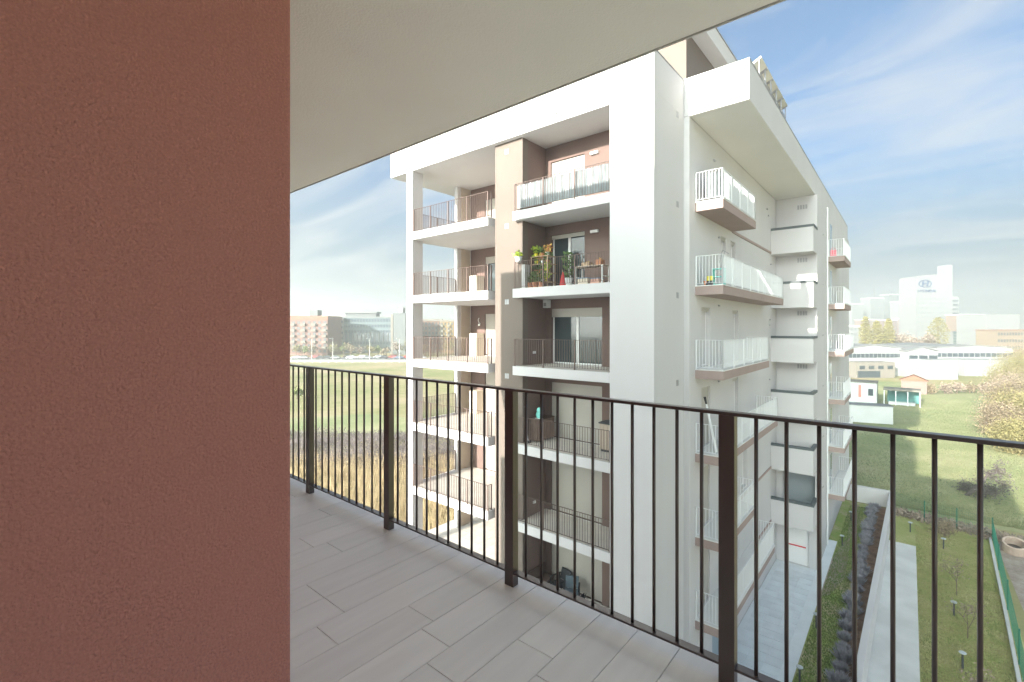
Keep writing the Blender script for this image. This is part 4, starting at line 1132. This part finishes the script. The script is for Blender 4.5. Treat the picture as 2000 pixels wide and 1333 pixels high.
# emblem: flattened oval ring with a slanted H inside
em = MB(); n = 40; cx, cz, rx, rz = 7.2, 50.5, 5.6, 3.3
for k, (s_, yy) in enumerate(((1.0, -0.55), (0.87, -0.55), (0.87, -0.12), (1.0, -0.12))):
    for i in range(n):
        a = 2 * math.pi * i / n; em.v.append((cx + rx * s_ * math.cos(a), yy, cz + rz * (s_ if s_ == 1 else 0.84) * math.sin(a)))
for k in range(4):
    for i in range(n):
        j = (i + 1) % n; a, b = k * n, ((k + 1) % 4) * n; em.f.append((a + i, a + j, b + j, b + i))
def slab(mb, pts, y0, y1):
    b = len(mb.v); m = len(pts)
    mb.v += [(x, y0, z) for x, z in pts] + [(x, y1, z) for x, z in pts]
    mb.f.append(tuple(b + i for i in range(m))); mb.f.append(tuple(b + m + i for i in reversed(range(m))))
    for i in range(m):
        j = (i + 1) % m; mb.f.append((b + i, b + m + i, b + m + j, b + j))
slab(em, [(cx - 3.1, cz - 2.0), (cx - 2.0, cz - 2.3), (cx - 1.0, cz + 2.2), (cx - 2.2, cz + 2.0)], -0.55, -0.12)
slab(em, [(cx + 1.0, cz - 2.2), (cx + 2.2, cz - 2.0), (cx + 3.1, cz + 2.0), (cx + 2.0, cz + 2.3)], -0.55, -0.12)
slab(em, [(cx - 1.7, cz - 0.6), (cx + 1.5, cz + 0.1), (cx + 1.6, cz + 0.8), (cx - 1.5, cz + 0.2)], -0.54, -0.13)
lbuild(em, 'emblem', blue_sign, t)
fc = bpy.data.curves.new('lettering', 'FONT'); fc.body = 'HYUNDAI'; fc.size = 3.3; fc.extrude = 0.15; fc.align_x = 'CENTER'
fo = bpy.data.objects.new('lettering_source', fc); C.objects.link(fo)
me = bpy.data.meshes.new_from_object(fo.evaluated_get(bpy.context.evaluated_depsgraph_get())); bpy.data.objects.remove(fo)
me.materials.clear(); me.materials.append(blue_sign); me.name = 'lettering'
lo = bpy.data.objects.new('lettering', me); C.objects.link(lo); lo.parent = t; lo.location = (8.6, -0.3, 43.3); lo.rotation_euler = (R(90), 0, 0); lo.scale = (1.05, 1, 1)
lbuild(MB().box(w - 1.2, w + 4.6, 1.0, 9, 0, 66.5), 'lift_shaft', white_f, t)
lbuild(MB().box(w + 4.62, w + 11.0, 2.0, 14, 0, 40), 'side_wing', white_f, t)
for k in range(10): lbuild(MB().box(w + 5.0, w + 10.6, 1.85, 1.99, 3 + k * 3.6, 4.6 + k * 3.6), 'window_band', glass_far, t)
pale_win = mat('far_window_pale2', (0.11, 0.13, 0.14), 0.3, spec=0.6)
TW = [(1664, 1688, 620, 44, 6, 'pale high-rise apartment tower nearest the stair volume edge', white_f, 14),
      (1700, 1729, 640, 53, 7, 'pale high-rise apartment tower with many small windows left of the mast tower', white_f, 17),
      (1736, 1760, 700, 62, 5, 'slim grey tower with a mast between two pale high-rises', grey_f, 18),
      (1760, 1787, 600, 46, 6, 'pale high-rise apartment tower just beside the emblem tower', white_f, 14)]
for u0, u1, D, h, cols, lb, m, fl in TW:
    t, w = far_block('high_rise', lb, 'building', u0, u1, D, h, 16, m, 0.1, fl, cols, (0.55, 0.5), pale_win)
    if 'mast' in lb: lbuild(MB().cyl((w / 2, 5, h + 1), (w / 2, 5, h + 17), 0.7, 0.25, 6), 'mast', grey_f, t)
far_block('brick_block', 'pinkish brick block below the pale high-rises', 'building', 1686, 1712, 470, 21, 12, pink_f, 0, 6, 5, (0.5, 0.45), pale_win)
far_block('brick_block', 'wide pinkish brick block in front of the mast tower', 'building', 1726, 1758, 480, 20.5, 12, pink_f, 0, 6, 6, (0.5, 0.45), pale_win)
far_block('brick_block', 'pinkish brick block at the foot of the emblem tower', 'building', 1768, 1786, 470, 22, 12, pink_f, 0, 6, 4, (0.5, 0.45), pale_win)
far_block('brick_block', 'tan brick office block right of the emblem tower', 'building', 1878, 1920, 380, 23.4, 14, mat('far_tan_brick', (0.20, 0.14, 0.105), 0.9), 0.0, 7, 7, (0.6, 0.45), pale_win)
far_block('glass_office', 'low teal glazed office below the tan brick block', 'building', 1861, 1912, 330, 10.4, 12, white_f, 0, 5, 3, (0.6, 0.62), glass_teal, white_f, 0.4, band=True)
far_block('white_hall', 'large windowless white hall right of the tan brick block', 'building', 1926, 1991, 300, 21.5, 20, white_f, 0, 3, 3, (0.1, 0.05), white_f, white_f, 0.4)
far_block('brown_office', 'long brown office building with rows of arched window bays', 'building', 1948, 2060, 258, 11.8, 12, mat('far_brown', (0.21, 0.16, 0.115), 0.9), 0, 3, 20, (0.55, 0.4), glass_far, tile_roof, 0.5)
far_block('apartment_block', 'low white block peeping out beside the stair volume balconies', 'building', 1652, 1682, 300, 14, 12, white_f, 0, 4, 4, (0.5, 0.4), pale_win)
hall_white = mat('hall_white', (0.29, 0.30, 0.30), 0.85, var=0.06, vscale=0.2)
cabin_white = mat('cabin_white', (0.55, 0.56, 0.56), 0.8, var=0.08, vscale=0.6)
# factory halls across the meadow
metal_roof = mat('far_metal_roof', (0.20, 0.205, 0.205), 0.7, var=0.08, vscale=0.3)
def hall(label, u0, u1, D, h, depth, gable, rot=0.0, wins=12, door=None):
    a0, a1 = (u0 - 1000) / 922.0 * D, (u1 - 1000) / 922.0 * D
    x, y = cam_xy(a0, D); w = a1 - a0
    t = thing('factory_hall', label, 'factory', (x, y, 0), 'white factory halls across the meadow'); t.rotation_euler.z = VA + rot
    mb = MB(); slab(mb, [(0, 0), (w, 0), (w, h - gable), (w / 2, h), (0, h - gable)], 0, depth); lbuild(mb, 'wall', hall_white, t)
    rf = MB(); slab(rf, [(-0.3, h - gable + 0.05), (w / 2, h + 0.05), (w + 0.3, h - gable + 0.05), (w + 0.3, h - gable + 0.25), (w / 2, h + 0.3), (-0.3, h - gable + 0.25)], -0.25, depth + 0.3); lbuild(rf, 'roof', metal_roof, t)
    me = MB().box(-w / wins * 0.42, w / wins * 0.42, -0.1, -0.01, 0, 1.1).mesh('window', glass_far)
    for j in range(wins):
        o = bpy.data.objects.new('window', me); C.objects.link(o); o.parent = t; o.location = ((j + 0.5) * w / wins, 0, h * 0.60)
    return t, w, h
t, w, h = hall('white factory hall with low gable and a long ribbon of windows', 1640, 1776, 130, 8.6, 26, 1.2, 0.05, 16)
lbuild(MB().box(1.0, w * 0.62, -4.5, -0.02, 0, 4.2), 'lean_to', cream_f, t)
for k in range(4): lbuild(MB().box(2.0 + k * 2.6, 3.4 + k * 2.6, -4.62, -4.51, 2.4, 3.3), 'lean_to_window', glass_far, t)
lbuild(MB().box(1.5, w * 0.4, -4.62, -4.51, 0.2, 1.9), 'gate', glass_far, t)
t, w, h = hall('small white factory hall with arched gable between the two long ones', 1774, 1832, 128, 8.0, 22, 1.0, 0.0, 3)
lbuild(MB().box(0.4, w - 0.2, -6, -0.02, 0, 5.0), 'annex', hall_white, t)
t, w, h = hall('long white factory hall with grey ribbon window beside the tall trees', 1828, 1974, 140, 8.0, 24, 0.5, -0.03, 14)
lbuild(MB().box(0.2, w * 0.8, -9, -0.02, 0, 4.4), 'annex', hall_white, t)
lbuild(MB().cyl((w * 0.3, -9.4, 0), (w * 0.3, -9.4, 5.2), 0.12, n=6), 'flue', metal_grey, t)
# small structures on the far meadow
t = thing('storage_container', 'plain white container standing on shaded grass at the meadow edge', 'container', (-3.7, 84, 0))
MB().prism([(-6.2, 82.6), (-1.4, 84.0), (-2.1, 86.4), (-6.9, 85.0)], 0.05, 2.45).build('body', cabin_white, t); MB().prism([(-6.25, 82.5), (-1.3, 83.95), (-2.05, 86.5), (-7.0, 85.05)], 2.455, 2.55).build('roof', metal_roof, t)
t = thing('open_shelter', 'flat roofed open shelter with teal tarpaulin on the far meadow', 'shelter', (-0.5, 107, 0))
MB().box(-3.1, 1.9, 105.4, 109, 2.5, 2.8).build('roof', cream_f, t)
MB().box(-2.6, 1.7, 108.4, 108.5, 0.2, 2.2).build('tarpaulin', mat('teal_tarp', (0.10, 0.26, 0.25), 0.7), t)
MB().box(-2.4, 1.2, 106, 107.2, 0.0, 0.5).build('bench_pile', cabin_white, t)
for x in (-3.0, -1.4, 0.2, 1.8): MB().box(x - 0.06, x + 0.06, 105.5, 105.62, 0, 2.499).build('post', metal_white, t)
t = thing('site_cabin', 'small white cabin with a red strip near the far shelter', 'cabin', (-6, 106, 0))
MB().box(-8.5, -4.0, 105, 109, 0, 3.6).build('body', cabin_white, t); MB().box(-8.6, -3.9, 104.9, 109.1, 3.605, 3.8).build('roof', cream_f, t); MB().box(-6.6, -6.2, 104.94, 104.995, 1.0, 3.2).build('red_strip', mat('faded_red', (0.55, 0.22, 0.18), 0.7), t); MB().box(-5.2, -4.5, 104.94, 104.995, 1.4, 2.6).build('window', glass_far, t)
t = thing('brick_shed', 'low pinkish brick shed among the brown bushes by the factory', 'shed', (1.0, 127, 0))
MB().box(-0.8, 3.2, 126.5, 130, 0, 2.6).build('wall', mat('shed_brick', (0.24, 0.175, 0.155), 0.9, var=0.15, vscale=2), t)
mb = MB(); slab(mb, [(-1.1, 2.6), (3.5, 2.6), (1.2, 3.7)], 126.3, 130.2); mb.build('roof', tile_roof, t)
for i in range(10):
    x = 4 + i * 2.0; y = 128 + i * 2.3
    tree('brown_bush', 'low brown leafless bush before the factory, ' + ORD[i] + ' from the brick shed', 'shrub', (x, y, 0), 2.6, 2.2, brown_twig if i % 3 else dry_leaf, 420, 0.4, seed=80 + i, spread=1.0, levels=3, base=0.3, group='brown bushes before the factory')
pop_m = mat('poplar_yellow', (0.26, 0.225, 0.07), 0.9, col2=(0.19, 0.17, 0.06), vscale=0.3)
def poplar(label, x, y, h, r, seed):
    rr_ = random.Random(seed); t = thing('poplar_tree', label, 'tree', (x, y, 0), 'yellow poplars behind the factory')
    tb = MB().cyl((0, 0, 0), (0, 0, h * 0.95), 0.35, 0.06, 6)
    for k in range(14):
        z = h * (0.15 + 0.05 * k); a = rr_.uniform(0, 6.28); tb.cyl((0, 0, z), (math.cos(a) * r * 0.6, math.sin(a) * r * 0.6, z + h * 0.14), 0.1, 0.03, 4)
    lbuild(tb, 'trunk', mat('bark_brown', (0.16, 0.12, 0.095)), t)
    cb = MB()
    for i in range(1500):
        q = rr_.random(); z = h * (0.12 + 0.9 * q); rad = r * (math.sin(math.pi * min(1, q * 0.85 + 0.12)) ** 0.7) * rr_.random() ** 0.5; a = rr_.uniform(0, 6.28)
        leaf(cb, (math.cos(a) * rad, math.sin(a) * rad, z), 0.8, rnd=rr_)
    lbuild(cb, 'crown', pop_m, t)
poplar('yellow poplar nearest the stair volume behind the factory hall', -15.3, 286.9, 18, 2.6, 1)
poplar('yellow poplar in the middle of the three behind the factory', -11.0, 290, 16, 2.6, 2)
poplar('yellow poplar at the right of the three behind the factory', -6.6, 293.7, 17, 2.4, 3)
poplar('broad yellow poplar before the emblem tower', 12.4, 323, 18, 4.6, 4)
for i in range(8):
    x, y = cam_xy((1740 + i * 12 - 1000) / 922 * 235, 235 + (i % 3) * 6)
    tree('bare_tree', 'bare greyish tree behind the factory roofs, ' + ORD[i] + ' from the poplars', 'tree', (x, y, 0), 13, 5, brown_twig, 500, 0.9, seed=120 + i, spread=0.8, base=0.32, group='bare trees behind the factory')

# cars and street furniture on the far left road
rx0, ry0 = cam_xy(-0.62 * 196, 196); rx1, ry1 = cam_xy(0.0, 196); rx2, ry2 = cam_xy(0.0, 214); rx3, ry3 = cam_xy(-0.62 * 214, 214)
struct(sheet('road', asphalt, [(rx0, ry0), (rx1, ry1), (rx2, ry2), (rx3, ry3)], 0.0))
def car_meshes():
    pr = [(-2.1, .35), (-2.15, .75), (-1.3, .92), (-0.75, 1.38), (0.75, 1.42), (1.5, .98), (2.05, .88), (2.12, .4)]
    b = MB(); slab(b, pr[::-1], -0.85, 0.85)
    g = MB(); slab(g, [(-1.12, .95), (-0.66, 1.33), (0.66, 1.36), (1.25, .97)][::-1], -0.86, 0.86)
    w = MB(); w.cyl((0, -0.88, 0.32), (0, -0.66, 0.32), 0.32, n=12)
    return b, g, w
cb_, cg_, cw_ = car_meshes()
cg_me, cw_me = cg_.mesh('window', glass_far), cw_.mesh('wheel', black)
CARC = [('white', (0.75, 0.76, 0.77)), ('silver', (0.45, 0.47, 0.49)), ('dark blue', (0.06, 0.09, 0.16)), ('black', (0.03, 0.03, 0.035)), ('red', (0.45, 0.05, 0.05)), ('grey', (0.2, 0.21, 0.22))]
car_me = {n_: cb_.mesh('body', mat('car_' + n_.replace(' ', '_'), c_, 0.3, spec=0.6)) for n_, c_ in CARC}
def car(colour, x, y, rz, label, group):
    t = thing('parked_car', label, 'car', (x, y, 0.0), group); t.rotation_euler.z = rz
    for nm, me, loc, r_ in [('body', car_me[colour], (0, 0, 0), 0), ('window', cg_me, (0, 0, 0), 0), ('wheel', cw_me, (-1.3, 0, 0), 0), ('wheel', cw_me, (1.3, 0, 0), 0), ('wheel', cw_me, (-1.3, 0, 0), math.pi), ('wheel', cw_me, (1.3, 0, 0), math.pi)]:
        o = bpy.data.objects.new(nm, me); C.objects.link(o); o.parent = t
        o.location = loc if not r_ else (-loc[0], 0, 0); o.rotation_euler.z = r_
    return t
rc = random.Random(8)
for i in range(17):
    n_ = rc.choice(CARC)[0]; lat = (-0.455 + i * 0.0165 + rc.uniform(-0.003, 0.003)) * 203; f = 203 + rc.choice((0, 0, 4.5))
    x, y = cam_xy(lat, f); car(n_, x, y, VA + rc.uniform(-0.05, 0.05), n_ + ' car parked on the far road, ' + ORD[i] + ' counted from the brick block', 'cars parked along the far road')
x, y = cam_xy((1672 - 1000) / 922 * 124, 124); car('white', x, y, VA + 0.6, 'white car parked before the cream lean-to of the factory', None) if False else None
lp = MB().cyl((0, 0, 0), (0, 0, 9), 0.10, 0.06, 6).mesh('pole', metal_white); la = MB().box(-0.15, 0.15, -1.4, 0.1, 9.0, 9.15).mesh('lamp_arm', metal_white)
for i, u in enumerate((609, 650, 722, 780)):
    x, y = cam_xy((u - 1000) / 922 * 190, 190)
    t = thing('street_lamp', 'slim white street lamp by the far road, ' + ORD[i] + ' from the brown wall edge', 'street lamp', (x, y, 0), 'street lamps along the far road')
    for nm, me in (('pole', lp), ('lamp_arm', la)):
        o = bpy.data.objects.new(nm, me); C.objects.link(o); o.parent = t
for i in range(20):
    u = 560 + i * 18 + rc.uniform(-4, 4); D = 222 + rc.uniform(-4, 8)
    x, y = cam_xy((u - 1000) / 922 * D, D); k = i % 4
    tree('street_tree', ['bare brown street tree before the far left buildings', 'golden brown street tree before the far left buildings', 'olive evergreen street tree before the far left buildings', 'pale leafless street tree before the far left buildings'][k].replace(' before the far left buildings', ', ' + ORD[i] + ' along the far road from brick block'), 'tree', (x, y, 0), rc.uniform(5, 8.5), 3.2, [brown_twig, gold_leaf, green_leaf, dry_leaf][k], 420, 0.6, seed=160 + i, spread=0.85, base=0.34, group='street trees along the far road')
gr = thing('roadside_fence', 'long low white roadside fence at the end of the field', 'fence', cam_xy(-0.3 * 180, 180) + (0,)); gr.rotation_euler.z = VA
lbuild(MB().box(-62, 52, -0.05, 0.05, 0.8, 0.95).box(-62, 52, -0.05, 0.05, 0.35, 0.5), 'rail', metal_white, gr)
fpm = MB().box(-0.06, 0.06, -0.049, 0.049, 0, 0.349).mesh('post', metal_white)
for k in range(39):
    o = bpy.data.objects.new('post', fpm); C.objects.link(o); o.parent = gr; o.location = (-61 + k * 3.0, 0, 0)
# ------------------------------------------------------------------ the air: thin winter haze over the plain
hz = MB().box(-1300, 1300, -1300, 1300, -1.0, 84.0)
hzm = bpy.data.materials.new('haze_air'); hzm.use_nodes = True
hn, hl = hzm.node_tree.nodes, hzm.node_tree.links
hn.clear()
ho = hn.new('ShaderNodeOutputMaterial'); hv = hn.new('ShaderNodeVolumePrincipled')
hv.inputs['Color'].default_value = (0.94, 0.975, 1.0, 1)
hv.inputs['Density'].default_value = 0.0015
hv.inputs['Anisotropy'].default_value = 0.6
hl.new(hv.outputs[0], ho.inputs['Volume'])
haze = hz.build('haze', hzm); haze['kind'] = 'stuff'
